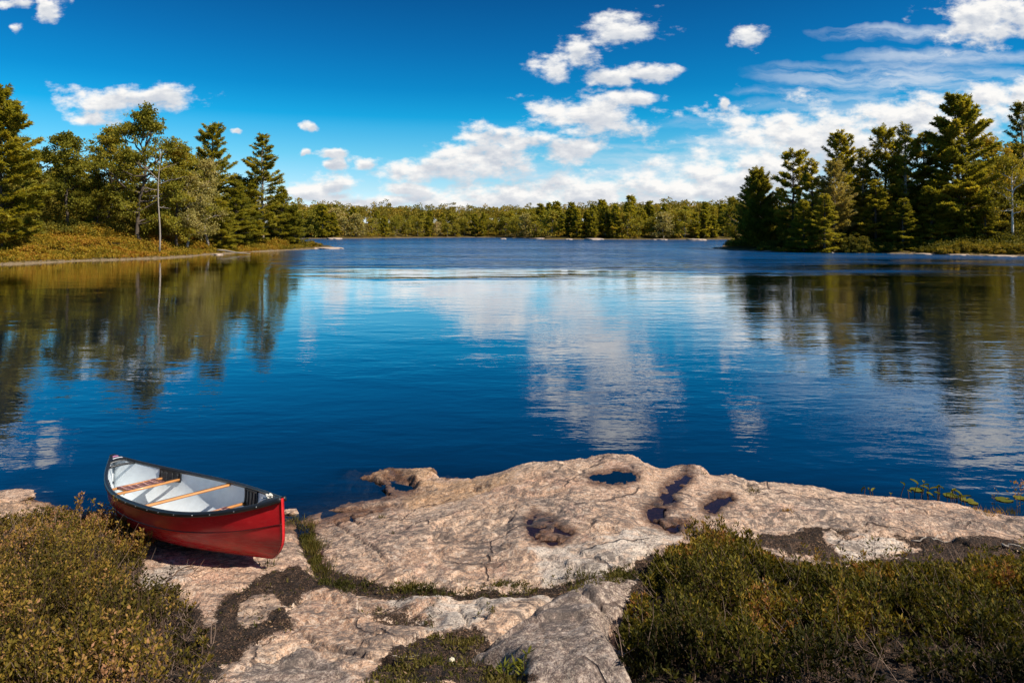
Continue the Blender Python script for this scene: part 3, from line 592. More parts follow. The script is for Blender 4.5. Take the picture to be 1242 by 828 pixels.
#@@BEG_CANOE@@
# ------------------------------------------------------------------ the canoe
def build_canoe():
    L, B, D0, R, PW = 3.745, .98, .41, .195, 2.41
    root = empty('canoe', (-3.513, 7.316, .164))
    def rot(yaw, pit, rol):
        cy, sy = math.cos(yaw), math.sin(yaw); cp, sp = math.cos(pit), math.sin(pit); cr, sr = math.cos(rol), math.sin(rol)
        return np.array([[cy, -sy, 0], [sy, cy, 0], [0, 0, 1]]) @ np.array([[cp, 0, sp], [0, 1, 0], [-sp, 0, cp]]) @ np.array([[1, 0, 0], [0, cr, -sr], [0, sr, cr]])
    root.rotation_euler = Matrix(rot(-.676, -.102, -.048).tolist()).to_euler()
    tag(root, 'red open canoe with black gunwales and a white inside, drawn up on the granite', 'canoe')
    hb = lambda t: B / 2 * (1 - np.abs(t) ** PW)
    sheer = lambda t: D0 + R * np.abs(t) ** 3
    def surf(t, s, off=0.0):
        """t -1..1 along, s 0 keel..1 gunwale; off shrinks inwards"""
        t = np.asarray(t, float); s = np.asarray(s, float); at = np.abs(t)
        e = .50 + .75 * at ** 1.6; a = s * math.pi / 2
        fy = np.sin(a) ** e * (1 + .035 * np.sin(math.pi * s) * (1 - at ** 2)); fz = (1 - np.cos(a)) ** (1.08 - .12 * at) * (1 - .0)
        fz = fz / (1.0)
        b = np.maximum(hb(t) - off, .004); zk = .045 * at ** 5 + off * 1.0; zt = sheer(t)
        z = zk + (zt - zk) * fz
        h = np.clip((z - 0) / .30, 0, 1); hl = L / 2 - off * 1.3 - .26 * (1 - h) ** 2.6 * at ** 5
        # slight recurve of the stem near the top
        hl = hl + .012 * np.sin(math.pi * np.clip(z / .6, 0, 1)) * at ** 8
        return t * hl, b * fy + .011 * at ** 14 * (s > .03), z
    def shell(off, n=97, m=21, flip=False):
        tt = np.sin(np.linspace(-math.pi / 2, math.pi / 2, n)) * .35 + np.linspace(-1, 1, n) * .65
        ss = np.concatenate([np.linspace(0, 1, m)]); V = []
        for sgn in (1, -1):
            T, S = np.meshgrid(tt, ss, indexing='ij'); x, y, z = surf(T, S, off); V.append(np.stack([x, y * sgn, z], -1))
        # ring across the section: port gunwale -> keel -> starboard gunwale
        G = np.concatenate([V[0][:, ::-1], V[1][:, 1:]], 1); k = G.shape[1]
        i = np.arange(n * k).reshape(n, k); Fq = np.stack([i[:-1, :-1], i[1:, :-1], i[1:, 1:], i[:-1, 1:]], -1).reshape(-1, 4)
        V = G.reshape(-1, 3); fs = Fq if not flip else Fq[:, ::-1]
        ends = []
        for row in (0, n - 1):
            for j in range(k // 2): ends.append([i[row, j], i[row, j + 1], i[row, k - 2 - j], i[row, k - 1 - j]])
        return V, np.vstack([fs, np.array(ends)])
    V, Fq = shell(0.0); hull = mesh('hull', V, Fq, M_red, root, smooth=True)
    V, Fq = shell(.010, flip=True); mesh('inner_lining', V, Fq, M_white, root, smooth=True)
    # thin dark red strake line moulded round the hull
    for sg in (1, -1):
        tt = np.linspace(-1, 1, 81); s0 = .735 + .0 * tt
        x, y, z = surf(tt, s0); b = Bag(); b.tube(np.stack([x, (y + .001) * sg, z], 1), .0045, 6); b.build('strake', M_strake, hull, smooth=True, tint=False)
    # gunwales: an outwale and inwale strip over the edge, closed round the ends
    for sg in (1, -1):
        tt = np.linspace(-1, 1, 91); x, y, z = surf(tt, np.ones(91)); P = np.stack([x, y * sg, z], 1)
        T = unit(np.gradient(P, axis=0)); N = unit(np.cross(T, [0, 0, 1.])) ; N *= np.sign((N * [0, sg, 0]).sum(1))[:, None]
        prof = [(-.016, -.020), (-.018, .004), (-.010, .012), (.012, .012), (.022, .004), (.023, -.030), (.010, -.033), (.004, -.020)]
        k = len(prof); V = np.concatenate([P + N * a + np.array([0, 0, c]) for a, c in prof]).reshape(k, -1, 3).transpose(1, 0, 2).reshape(-1, 3)
        i = np.arange(90)[:, None] * k; j = np.arange(k)[None]; Fq = np.stack([i + j, i + (j + 1) % k, i + k + (j + 1) % k, i + k + j], -1).reshape(-1, 4)
        Fq = np.vstack([Fq, [[0, 1, 2, 3], [3, 4, 5, 0], [5, 6, 7, 0]], np.array([[0, 1, 2, 3], [3, 4, 5, 0], [5, 6, 7, 0]]) + 90 * k])
        gw = mesh('gunwale', V, Fq, M_black, root, smooth=False)
        rv = None
        for tq in np.linspace(-.86, .90, 15):
            i = int(np.argmin(abs(tt - tq))); c = P[i] + N[i] * .0235 + np.array([0, 0, -.012])
            if rv is None:
                q = Bag(); q.tube(np.array([[0, 0, 0], [0, .003, 0]]), .0065, 8); rv = q.build('rivet', M_rivet, gw, tint=False); r = rv
            else: r = rv.copy(); COL.objects.link(r); r.parent = gw
            r.location = c; r.rotation_euler = (0, 0, math.atan2(N[i][1], N[i][0]) - math.pi / 2)
    # decks
    for sg, t0 in ((1, .885), (-1, .90)):
        tt = np.linspace(t0, 1, 10) * sg; x, y, z = surf(tt, np.ones(10)); rows = []
        for a in np.linspace(-1, 1, 9): rows.append(np.stack([x, y * a * 1.0, z + .012 + .020 * (1 - a * a) * (y / y.max())], 1))
        G = np.array(rows); V = G.reshape(-1, 3); V2 = V - [0, 0, .028]; n = len(V)
        i = np.arange(n).reshape(9, 10); Fq = np.stack([i[:-1, :-1], i[1:, :-1], i[1:, 1:], i[:-1, 1:]], -1).reshape(-1, 4)
        side = np.stack([i[:-1, 0], i[1:, 0], i[1:, 0] + n, i[:-1, 0] + n], 1)
        dk = mesh('deck_plate', np.vstack([V, V2]), np.vstack([Fq, Fq[:, ::-1] + n, side]), M_black, root, smooth=True)
        xh = t0 * L / 2 - .09; xh = xh * sg; yb = float(hb(np.array([xh / (L / 2)]))[0]) - .005; zz = float(sheer(np.array([xh / (L / 2)]))[0])
        b = Bag(); yq = np.linspace(-yb, yb, 9); b.tube(np.stack([0 * yq + xh, yq, zz - .018 + .012 * np.cos(yq / yb * 1.5)], 1), .014, 8); b.build('carry_handle', M_black if sg > 0 else M_wood2, root, smooth=True, tint=False)
        if sg < 0:
            for q, (mm, dy) in enumerate(((M_pink, -.0), (M_sticker, -.0))):
                b = Bag(); xq = -L / 2 * (.955 - .035 * q); yb2 = float(hb(np.array([xq / (L / 2)]))[0]) * .62
                yq = np.linspace(-yb2, yb2, 7); V = []
                ym = float(surf(np.array([t0]), np.ones(1))[1][0])
                for xx in (xq - .011, xq + .011):
                    tq = np.abs(xx) / (L / 2); V.append(np.stack([0 * yq + xx, yq, sheer(tq) + .012 + .020 * (1 - (yq / (yb2 / .62)) ** 2) * (yb2 / .62 / ym) + .0035], 1))
                V = np.vstack(V); b.add(V, [[i, i + 1, i + 8, i + 7] for i in range(6)]); b.build('sticker', mm, dk, tint=False)
    # yoke thwart
    def bar(name, t, z_off, w, h, mm, parent, bow=0.0, n=15, taper=.25):
        yb = float(hb(np.array([t]))[0]) - .012; zz = float(sheer(np.array([t]))[0]) + z_off; xx = t * L / 2; V = []
        for yv in np.linspace(-yb, yb, n):
            ww = w * (1 - taper * (abs(yv) / yb) ** 2 * 0 - taper * (1 - abs(yv) / yb)); V += [(xx - ww, yv, zz - h), (xx - ww, yv, zz + h), (xx + ww, yv, zz + h), (xx + ww, yv, zz - h)]
        V = np.array(V); i = np.arange(n - 1)[:, None] * 4; j = np.arange(4)[None]
        Fq = np.stack([i + j, i + (j + 1) % 4, i + 4 + (j + 1) % 4, i + 4 + j], -1).reshape(-1, 4)
        return mesh(name, V, np.vstack([Fq, [[0, 3, 2, 1]], np.array([[0, 1, 2, 3]]) + (n - 1) * 4]), mm, parent)
    bar('thwart', .03, -.030, .033, .011, M_wood, root)
    for t0, t1 in ((-.655, -.475), (.235, .40)):
        st = empty('seat'); st.parent = root; x0, x1 = t0 * L / 2, t1 * L / 2; zs = D0 + R * (abs((t0 + t1) / 2)) ** 3 - (.105 if t0 < 0 else .165)
        def yat(x, z):      # inner half breadth at that height
            t = x / (L / 2); s = np.linspace(0, 1, 60); _, y, zz = surf(np.full(60, t), s, .010); return float(np.interp(z, zz, y))
        for x in (x0 + .03, x1 - .03):
            yb = yat(x, zs); b = Bag(); b.box((x, 0, zs), (.021, yb - .004, .012)); b.build('seat_rail', M_wood, st, tint=False)
        for yv in (-.19, .19):
            b = Bag(); b.box(((x0 + x1) / 2, yv, zs), ((x1 - x0) / 2 - .052, .018, .011)); b.build('seat_crosspiece', M_wood, st, tint=False)
        b = Bag(); V = []; n = 13
        for x in np.linspace(x0 + .012, x1 - .012, n):
            for yv in np.linspace(-.215, .215, n): V.append((x, yv, zs + .016 - .018 * (1 - ((x - (x0 + x1) / 2) / ((x1 - x0) / 2)) ** 2) * (1 - (yv / .215) ** 2)))
        b.add(np.array(V), grid_faces(n, n)); b.add(np.array(V) - [0, 0, .006], grid_faces(n, n)[:, ::-1]); b.build('webbing', M_web, st, tint=False)
        for sg in (1, -1):
            V = []; zt = []
            for x in np.linspace(x0, x1, 6):
                for zq in np.linspace(zs - .03, float(sheer(np.array([x / (L / 2)]))[0]) - .012, 5): V.append((x, sg * (yat(x, zq) - .006), zq))
            V = np.array(V); V2 = V - np.array([0, sg * .014, 0]); n0 = len(V); Fq = grid_faces(5, 6)
            i = np.arange(30).reshape(6, 5); rim = list(i[0, :]) + list(i[1:, 4]) + list(i[5, 3::-1]) + list(i[4:0:-1, 0])
            rimf = [[rim[q], rim[(q + 1) % len(rim)], rim[(q + 1) % len(rim)] + n0, rim[q] + n0] for q in range(len(rim))]
            br = mesh('seat_bracket', np.vstack([V, V2]), np.vstack([Fq, Fq[:, ::-1] + n0, rimf]), M_plastic, st)
            for fx in (.12, .35, .62, .88):
                b = Bag(); x = x0 + (x1 - x0) * fx; zq = np.linspace(zs - .02, float(sheer(np.array([x / (L / 2)]))[0]) - .03, 5)
                b.tube(np.array([(x, sg * (yat(x, q) - .024), q) for q in zq]), .007, 5)
                b.build('bracket_rib', M_plastic, br, tint=False)
    # rope knot and eye at the bow deck, drain plug spot on the floor
    rng = np.random.default_rng(4); b = Bag(); c = np.array([.845 * L / 2, .045, sheer(np.array([.86]))[0] + .035]); q = np.linspace(0, 1, 60)
    b.tube(c + np.stack([.022 * np.cos(q * 19) + .01 * np.sin(q * 41), .022 * np.sin(q * 19), .018 * np.cos(q * 29)], 1), .008, 6); 
    b.tube(c + np.stack([.02 - .10 * q, .03 * np.sin(q * 5), -.02 + .0 * q], 1), .006, 6); b.build('rope_knot', M_rope, root, smooth=True, tint=False)
    b = Bag(); b.tube(np.array([[.12, .03, .0125], [.12, .03, .018]]), .016, 10); b.build('drain_plug', M_plastic, root, tint=False)
    return root
def red_mat():
    m, t, out = mat('red_hull'); oc = t.new('TexCoord').outputs['Object']
    z = t.new('SeparateXYZ', {0: oc}).outputs[2]
    nz = t.noise(t.vec('MULTIPLY', oc, (1, 1, 3)), 5, 5, .65, .4); sc = t.noise(t.vec('MULTIPLY', oc, (1.0, 1.0, 14)), 7, 5, .7)
    c = t.mix(t.ss(nz, .3, .7), (.56, .012, .018), (.70, .022, .026))
    scuff = t.math('MULTIPLY', t.ss(sc, .47, .60), t.ss(z, .30, .05)); c = t.mix(t.math('MULTIPLY', scuff, .75), c, (.38, .17, .12))
    c = t.mix(t.math('MULTIPLY', t.ss(t.noise(t.vec('MULTIPLY', oc, (2, 2, 40)), 9, 3, .6), .64, .7), .35), c, (.55, .25, .2))
    p = t.new('BsdfPrincipled', {'Base Color': c, 'Roughness': t.math('ADD', .24, t.math('MULTIPLY', scuff, .4)), 'Specular IOR Level': .5})
    t.l.new(t.new('Bump', {'Strength': 1, 'Distance': .012, 'Height': t.noise(oc, 2.2, 2, .5)}).outputs[0], p.inputs['Normal'])
    t.l.new(p.outputs[0], out.inputs[0]); return m
def web_mat():
    m, t, out = mat('woven_webbing'); oc = t.new('TexCoord').outputs['Object']
    s = t.new('SeparateXYZ', {0: oc}); a = t.math('FRACT', t.math('MULTIPLY', s.outputs[0], 15.0)); b = t.math('FRACT', t.math('MULTIPLY', s.outputs[1], 12.5))
    g = t.math('MAXIMUM', t.math('GREATER_THAN', a, .80), t.math('GREATER_THAN', b, .80))
    c = t.mix(g, (.085, .025, .022), (.50, .27, .24)); p = t.new('BsdfPrincipled', {'Base Color': c, 'Roughness': .7})
    t.l.new(p.outputs[0], out.inputs[0]); return m
M_red = red_mat(); M_web = web_mat()
M_white = plain('white_lining', (.66, .71, .74), .45, .4, .003, 9, .16); M_black = plain('black_vinyl', (.018, .019, .021), .38, .5, .001, 30, .2)
M_strake = plain('dark_strake_line', (.10, .006, .006), .4); M_rivet = plain('rivet_steel', (.62, .62, .62), .3, .5, metal=.9)
M_wood = plain('varnished_ash', (.62, .27, .085), .35, .5, .001, 14, .22, coat=.4); M_wood2 = M_black
M_plastic = plain('black_plastic', (.02, .02, .022), .5, .5, .002, 25, .3); M_rope = plain('white_rope', (.72, .68, .60), .8, .2, .002, 90, .2)
M_pink = plain('pink_sticker', (.60, .25, .42), .5); M_sticker = plain('white_sticker', (.7, .68, .7), .5)
CANOE = build_canoe()
#@@END_CANOE@@
#@@BEG_TREES@@
# ------------------------------------------------------------------ trees on the two points
def land_at(X, Y): return float(land_h(np.array([X]), np.array([Y]))[0])
def put(px, Y, top=None, H=None):
    X = (px - CX) * Y / F; z = land_at(X, Y)
    if top is not None: H = CH + (HY - top) / F * Y - z
    return X, z, H
def tree(name, cat, px, Y, top, make, crown, bark, label, group):
    X, z, H = put(px, Y, top); tc = make(H); root = empty(name, (X, Y, z - .15)); tr, cr = tc
    tr.build('trunk', M[bark], root, smooth=True)
    if cr is not None: cr.build('crown', M[crown], root)
    tag(root, label, cat, group); return root
GL, GR = 'trees on the left point', 'trees on the right point'
cone = lambda R, s, **k: (lambda H: conifer(H, R, s, **k))
brd = lambda R, s, **k: (lambda H: broadleaf(H, R, s, **k))
plume = dict(layer=.042, el_top=45, el_low=4, low=.10, gap=.10, prof=.62, width=.30, tuft=.44)
TREES = [
 ('pine_tree', 'pine', 0, 72, 108, cone(5.3, 11, **{**plume, 'low': .06, 'layer': .034, 'nb': 6, 'dens': 1.25}), 'pine', 'bark', 'broad layered pine at the left edge of the picture', GL),
 ('oak_tree', 'oak', 78, 84, 158, brd(2.9, 12, low=.25, nl=16, t0=.36), 'broad', 'bark', 'slim dark oak with an airy top, just right of the broad layered pine', GL),
 ('oak_tree', 'oak', 128, 93, 158, brd(4.4, 13, low=.14, nl=21, t0=.46), 'broad', 'bark', 'round olive oak between the slim dark oak and the tallest oak', GL),
 ('oak_tree', 'oak', 172, 88, 136, brd(5.6, 14, low=.14, nl=27, t0=.42, clump=.95), 'broad', 'bark', 'tallest and widest oak on the left point, behind the bare pale trunk', GL),
 ('oak_tree', 'oak', 216, 92, 178, brd(4.0, 15, low=.12, nl=19, t0=.47), 'broad', 'bark', 'lower oak directly right of the bare pale trunk', GL),
 ('maple_tree', 'maple', 226, 93, 205, brd(2.9, 16, low=.12, nl=17, t0=.42, leaf=.24, per=100), 'pale', 'bark_grey', 'pale straw-coloured maple with pinkish leaves low beside the bare trunk', GL),
 ('maple_tree', 'maple', 252, 97, 190, brd(3.2, 17, low=.14, nl=18, t0=.30, leaf=.24, per=100), 'pale', 'bark_grey', 'cream-green maple on twin pale trunks in front of the narrow pine', GL),
 ('pine_tree', 'pine', 258, 104, 150, cone(3.9, 18, **{**plume, 'prof': .55, 'low': .10}), 'pine', 'bark', 'narrow straight pine rising behind the cream-green maple', GL),
 ('pine_tree', 'pine', 318, 113, 162, cone(4.9, 19, **{**plume, 'gap': .12, 'low': .12, 'prof': .75, 'layer': .042, 'el_top': 32}), 'pine', 'bark_grey', 'open pointed pine nearest the tip of the left point', GL),
 ('spruce_tree', 'spruce', 286, 106, 218, cone(4.2, 20, droop=.12, low=.05, tuft=.32), 'pine', 'bark', 'low bushy spruce filling the gap between the two pointed pines', GL),
 ('spruce_tree', 'spruce', 341, 119, 226, cone(3.8, 21, droop=.10, low=.03, tuft=.32), 'pine', 'bark', 'short dense spruce at the right end of the left woods', GL),
 # right point
 ('cedar_tree', 'cedar', 919, 113, 208, cone(4.3, 31, layer=.026, el_top=55, el_low=18, low=.02, gap=.02, prof=.72, tuft=.36, dens=1.1, nb=7, width=.34), 'spruce', 'bark', 'dense cone-shaped cedar at the outer end of the right point', GR),
 ('pine_tree', 'pine', 962, 108, 183, cone(4.3, 32, **{**plume, 'gap': .22, 'prof': .42, 'layer': .05, 'el_top': 28, 'low': .08}), 'pine', 'bark', 'open-topped pine with long bare-looking branches just right of the cedar', GR),
 ('spruce_tree', 'spruce', 985, 105, 190, cone(3.5, 33, droop=.10, low=.04, prof=.8), 'pine', 'bark', 'narrow spruce between the open-topped pine and the orange-tinged spruce', GR),
 ('spruce_tree', 'spruce', 1012, 103, 196, cone(3.7, 34, el_top=50, el_low=12, low=.10, prof=.7), 'pale', 'bark_grey', 'yellowing spruce with an orange patch halfway up', GR),
 ('pine_tree', 'pine', 1020, 112, 164, cone(4.2, 35, **{**plume, 'prof': .5}), 'pine', 'bark', 'pointed dark pine top showing behind the yellowing spruce', GR),
 ('spruce_tree', 'spruce', 1047, 105, 178, cone(3.4, 36, droop=.08, low=.05, gap=.15), 'spruce', 'bark_grey', 'thin grey-trunked spruce in the middle of the right woods', GR),
 ('pine_tree', 'pine', 1074, 106, 157, cone(4.6, 37, **{**plume, 'prof': .5}), 'pine', 'bark', 'feathery pine two trees left of the great white pine', GR),
 ('spruce_tree', 'spruce', 1098, 102, 150, cone(3.7, 38, el_top=50, el_low=15, prof=.75, low=.08), 'pine', 'bark_grey', 'tall thin olive spruce immediately left of the great white pine', GR),
 ('pine_tree', 'pine', 1120, 104, 162, cone(4.8, 41, **{**plume, 'prof': .6}), 'pine', 'bark', 'dark pine tucked against the left flank of the great white pine', GR),
 ('pine_tree', 'pine', 1162, 99, 117, cone(7.2, 39, **{**plume, 'low': .05, 'layer': .033, 'prof': .68, 'tuft': .5, 'nb': 6, 'dens': 1.2}), 'pine', 'bark', 'great white pine with broad layered boughs, tallest tree in the picture', GR),
 ('oak_tree', 'oak', 1200, 102, 168, brd(4.2, 40, low=.10, nl=22, t0=.52), 'broad', 'bark', 'golden-green oak between the great white pine and the white birch trunk', GR),
 ('pine_tree', 'pine', 1240, 103, 125, cone(3.2, 42, **{**plume, 'prof': .5, 'gap': .25, 'low': .3}), 'spruce', 'bark_grey', 'thin grey-topped pine at the right edge of the picture', GR),
 ('birch_tree', 'birch', 1229, 94, 190, brd(3.1, 43, low=.30, nl=13, t0=.62, leaf=.24, trunk_r=.013, per=80, wobble=.003), 'broad', 'birch', 'birch with a slim white trunk and yellow leaves near the right edge', GR),
 ('oak_tree', 'oak', 1262, 97, 205, brd(3.6, 44, low=.1, nl=13, t0=.5), 'broad', 'bark', 'yellow-green oak cut off by the right edge of the picture', GR),
]
R_ = {}
for a in TREES: r = tree(*a); R_[a[8]] = r
# fillers: copies of earlier trees, each turned and scaled
def filler(src, px, Y, top, label, group, wide=1.0):
    s = R_[[k for k in R_ if k.startswith(src)][0]]; X, z, H = put(px, Y, top); c = copy_tree(s)
    h0 = max(v[2] for v in s.children[0].bound_box); k = H / h0; c.location = (X, Y, z - .15); c.scale = (k * wide, k * wide, k)
    c.rotation_euler = (0, 0, (px * 1.7) % 6.28); tag(c, label, s['category'], group); return c
FILL = [('slim dark oak', 40, 92, 178, 'dim oak behind the broad pine at the left edge', GL, 1.3), ('round olive', 98, 99, 188, 'back-row oak seen in the gap right of the slim dark oak', GL, 1.2),
        ('lower oak', 150, 103, 178, 'back-row oak behind the left half of the tallest oak', GL, 1.2), ('tallest and widest', 200, 104, 195, 'back-row oak right behind the bare pale trunk', GL, 1.2),
        ('low bushy', 235, 104, 200, 'shaded spruce behind the two pale maples', GL, 1.2), ('short dense', 300, 110, 232, 'squat spruce at the foot of the open pointed pine', GL, 1.3), ('short dense', 268, 100, 240, 'small spruce in front of the narrow pine, beside the twin pale trunks', GL, 1.2),
        ('low bushy', 357, 120, 246, 'smallest spruce, last tree before the bare rock of the left point', GL, .9), ('round olive', 20, 100, 200, 'back-row oak at the far left behind the broad pine', GL, 1.3), ('lower oak', 118, 88, 228, 'low oak sapling on the bank below the round olive oak', GL, 1.2),
        ('round olive', 60, 102, 196, 'back-row oak between the broad layered pine and the slim dark oak', GL, 1.3), ('lower oak', 243, 110, 186, 'back-row oak filling the gap left of the narrow pine', GL, 1.3), ('lower oak', 288, 114, 208, 'back-row oak between the narrow pine and the open pointed pine', GL, 1.2), ('round olive', 108, 90, 205, 'low spreading oak in front of the gap right of the slim dark oak', GL, 1.2),
        ('slim dark', -60, 76, 150, 'oak standing beyond the left edge beside the broad pine', GL, 1.3),
        ('round olive', 896, 120, 236, 'small round oak peeping out left of the cone-shaped cedar', GR, 1.0), ('narrow spruce', 945, 118, 225, 'back-row spruce between the cedar and the open-topped pine', GR, 1.3),
        ('narrow spruce', 1000, 99, 232, 'low young spruce at the water below the orange-tinged spruce', GR, 1.3), ('thin grey', 1032, 117, 200, 'back-row spruce left of the thin grey-trunked one', GR, 1.5),
        ('narrow spruce', 1062, 101, 215, 'young drooping spruce below the feathery pine', GR, 1.35), ('tall thin', 1088, 116, 185, 'back-row spruce behind the feathery pine', GR, 1.5), ('narrow spruce', 1130, 98, 215, 'dark young spruce under the left boughs of the great white pine', GR, 1.4),
        ('golden-green', 1185, 112, 190, 'back-row oak right behind the great white pine', GR, 1.4), ('dark pine', 1215, 116, 185, 'back-row pine behind the white birch trunk', GR, 1.3), ('narrow spruce', 1195, 96, 238, 'dark young spruce left of the white birch trunk', GR, 1.4),
        ('tall thin', 1300, 98, 160, 'spruce standing beyond the right edge behind the cut-off oak', GR, 1.4), ('narrow spruce', 975, 101, 240, 'shoreline spruce below the open-topped pine', GR, 1.4), ('narrow spruce', 1095, 97, 238, 'shoreline spruce left of the pale shore boulder', GR, 1.5),
        ('golden-green', 1245, 112, 170, 'back-row oak behind the cut-off oak at the right edge', GR, 1.4)]
for f_ in FILL: filler(*f_)
# bare pale trunk with a few dead limbs
X, z, H = put(193, 84, 180); b = Bag(); zz = np.linspace(0, H, 12); rng = np.random.default_rng(5)
T = np.stack([.10 * np.sin(zz * .6), .08 * np.cos(zz * .5), zz], 1); b.tube(T, .095 * (1 - zz / H) + .028, 7)
dead = empty('dead_tree', (X, 84, z - .1)); b.build('trunk', M['bark_grey'], dead, smooth=True)
for zc, ln, az, el in [(.55, 1.6, 3.0, .1), (.66, 2.9, .15, .35), (.70, 3.3, 3.3, .8), (.80, 2.1, .3, .5), (.86, 1.2, 2.9, .6), (.45, 1.2, .6, .0), (.92, 1.1, .2, .9), (.60, 1.9, 3.6, .2)]:
    p0 = np.array([np.interp(zc * H, zz, T[:, k]) for k in range(3)]); q = np.linspace(0, 1, 7)[:, None]; bb = Bag()
    d = np.array([math.cos(az) * math.cos(el), math.sin(az) * math.cos(el), math.sin(el)]); P = p0 + d * ln * q + np.cumsum(rng.normal(size=(7, 3)) * .06, 0)
    bb.tube(P, .045 * (1.1 - q[:, 0]) + .008, 5, cap=False)
    for k in (3, 4, 5): bb.tube(np.stack([P[k], P[k] + (d + rng.normal(size=3) * .7) * ln * .22]), [.02, .008], 4, cap=False)
    bb.build('branch', M['bark_grey'], dead, smooth=True)
tag(dead, 'bare pale dead trunk with a few leafless limbs at the front of the left woods', 'dead tree', GL)

# ---- shrubs: leaf clumps over the banks
def clump_leaves(C, r, n, size, rng, flat=.3, t0=.5, tj=.14, up=.2, asp=.7):
    """n leaves round each centre"""
    m = len(C); r = np.broadcast_to(r, (m,)); CC = np.repeat(C, n, 0); rr = np.repeat(r, n)[:, None]
    d = unit(rng.normal(size=(m * n, 3))); d[:, 2] = np.abs(d[:, 2]) * .9 - .15
    P = CC + d * rr * rng.random((m * n, 1)) ** .4; D = d + rng.normal(size=d.shape) * .8 + [0, 0, up]
    V, Fq = diamonds(P, D, size * rng.uniform(.6, 1.3, m * n), size * asp, rng, flat)
    tt = np.repeat(np.broadcast_to(t0, (m,)) + rng.normal(size=m) * .13, n) + rng.normal(size=m * n) * tj
    return V, Fq, np.repeat(np.clip(tt, 0, 1), 4)
rng = np.random.default_rng(77)
def scatter_land(poly, n, dmin, dmax, xr, yr, rng):
    X = rng.uniform(*xr, n); Y = rng.uniform(*yr, n); d = sdist(X, Y, poly) + fbm(X * .16, Y * .16, 2, 4) * 1.3
    k = (d > dmin) & (d < dmax); return X[k], Y[k], d[k]
X, Y, d = scatter_land(LEFT, 30000, .6, 22, (-76, -30), (54, 124), rng)
k = (X > -Y * .85) & ~((Y > 115) & (X > -35.5)); X, Y, d = X[k], Y[k], d[k]; z = land_h(X, Y)
bmp = fbm(X * .55, Y * .55, 1, 3); r = (.22 + .50 * rng.random(len(X)) ** 2) * (.5 + .5 * sstep(d, 1, 5)) * (1.0 + 1.3 * np.clip(bmp, -.6, .8)); z = z + np.clip(bmp, 0, .6) * 1.1 * sstep(d, 1.5, 4)
b = Bag(); V, Fq, T = clump_leaves(np.stack([X, Y, z + .05], 1), r, 26, .19, rng, t0=np.clip(.38 + .50 * fbm(X * .25, Y * .25, 5, 3) + .25 * sstep(-X, 38, 50), 0, 1)); b.add(V, Fq, T)
o = b.build('shrubbery', M['bank']); tag(o, kind='stuff')
# a fringe of tan grass along the left waterline
X, Y, d = scatter_land(LEFT, 40000, .35, 2.2, (-76, -30), (54, 124), rng); k = (X > -Y * .85) & ~((Y > 114) & (X > -35.5)); X, Y = X[k], Y[k]
C = np.stack([X, Y, land_h(X, Y)], 1); C = np.repeat(C, 5, 0) + rng.normal(size=(5 * len(X), 3)) * [.12, .12, 0]; D = rng.normal(size=C.shape) * .35 + [0, 0, 1]
V, Fq = diamonds(C, D, .34 * rng.uniform(.5, 1.2, len(C)), .06, rng); b = Bag(); b.add(V, Fq, np.repeat(rng.uniform(.4, .95, len(C)), 4)); tag(b.build('grass', M['bank']), kind='stuff')

def shrub(name, px, Y, Hh, Rr, seed, mm, label, group, t0=.5):
    rg = np.random.default_rng(seed); X, z, _ = put(px, Y, H=1); root = empty(name, (X, Y, z - .05))
    n = int(26 * Rr * Hh + 12); C = unit(rg.normal(size=(n, 3))) * (rg.random((n, 1)) ** .5) * [Rr, Rr * .8, Hh]; C[:, 2] = np.abs(C[:, 2]) * .9
    b = Bag(); V, Fq, T = clump_leaves(C, .30, 60, .17, rg, t0=t0); b.add(V, Fq, T); b.build('foliage', M[mm], root)
    s = Bag()
    for i in range(7): s.tube(np.stack([np.array([0, 0, 0]) + rg.normal(size=3) * [.1, .1, 0], C[i] * .5 + [0, 0, .2], C[i]]), [.03, .02, .01], 4, cap=False)
    s.build('stems', M['stem'], root); tag(root, label, 'shrub', group); return root
SH = 'shrubs along the right waterline'
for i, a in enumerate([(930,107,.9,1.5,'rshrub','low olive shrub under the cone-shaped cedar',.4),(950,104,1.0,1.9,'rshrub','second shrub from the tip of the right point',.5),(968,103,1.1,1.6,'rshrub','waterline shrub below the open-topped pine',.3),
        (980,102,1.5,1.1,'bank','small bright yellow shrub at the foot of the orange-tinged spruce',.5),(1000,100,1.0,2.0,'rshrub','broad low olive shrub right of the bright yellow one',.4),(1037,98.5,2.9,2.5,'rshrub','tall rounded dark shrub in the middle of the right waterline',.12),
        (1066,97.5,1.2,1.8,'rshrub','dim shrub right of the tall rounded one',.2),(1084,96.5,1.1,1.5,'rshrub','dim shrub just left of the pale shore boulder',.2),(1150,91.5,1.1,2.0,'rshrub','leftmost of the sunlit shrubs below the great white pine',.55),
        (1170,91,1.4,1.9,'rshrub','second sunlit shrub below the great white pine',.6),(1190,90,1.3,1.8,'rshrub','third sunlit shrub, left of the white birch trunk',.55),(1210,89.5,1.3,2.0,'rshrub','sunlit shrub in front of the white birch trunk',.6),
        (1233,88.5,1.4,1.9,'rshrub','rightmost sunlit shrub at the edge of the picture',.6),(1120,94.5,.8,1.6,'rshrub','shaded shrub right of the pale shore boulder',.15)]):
    shrub('shrub', a[0], a[1], a[2], a[3], 200 + i, a[4], a[5], SH, a[6])
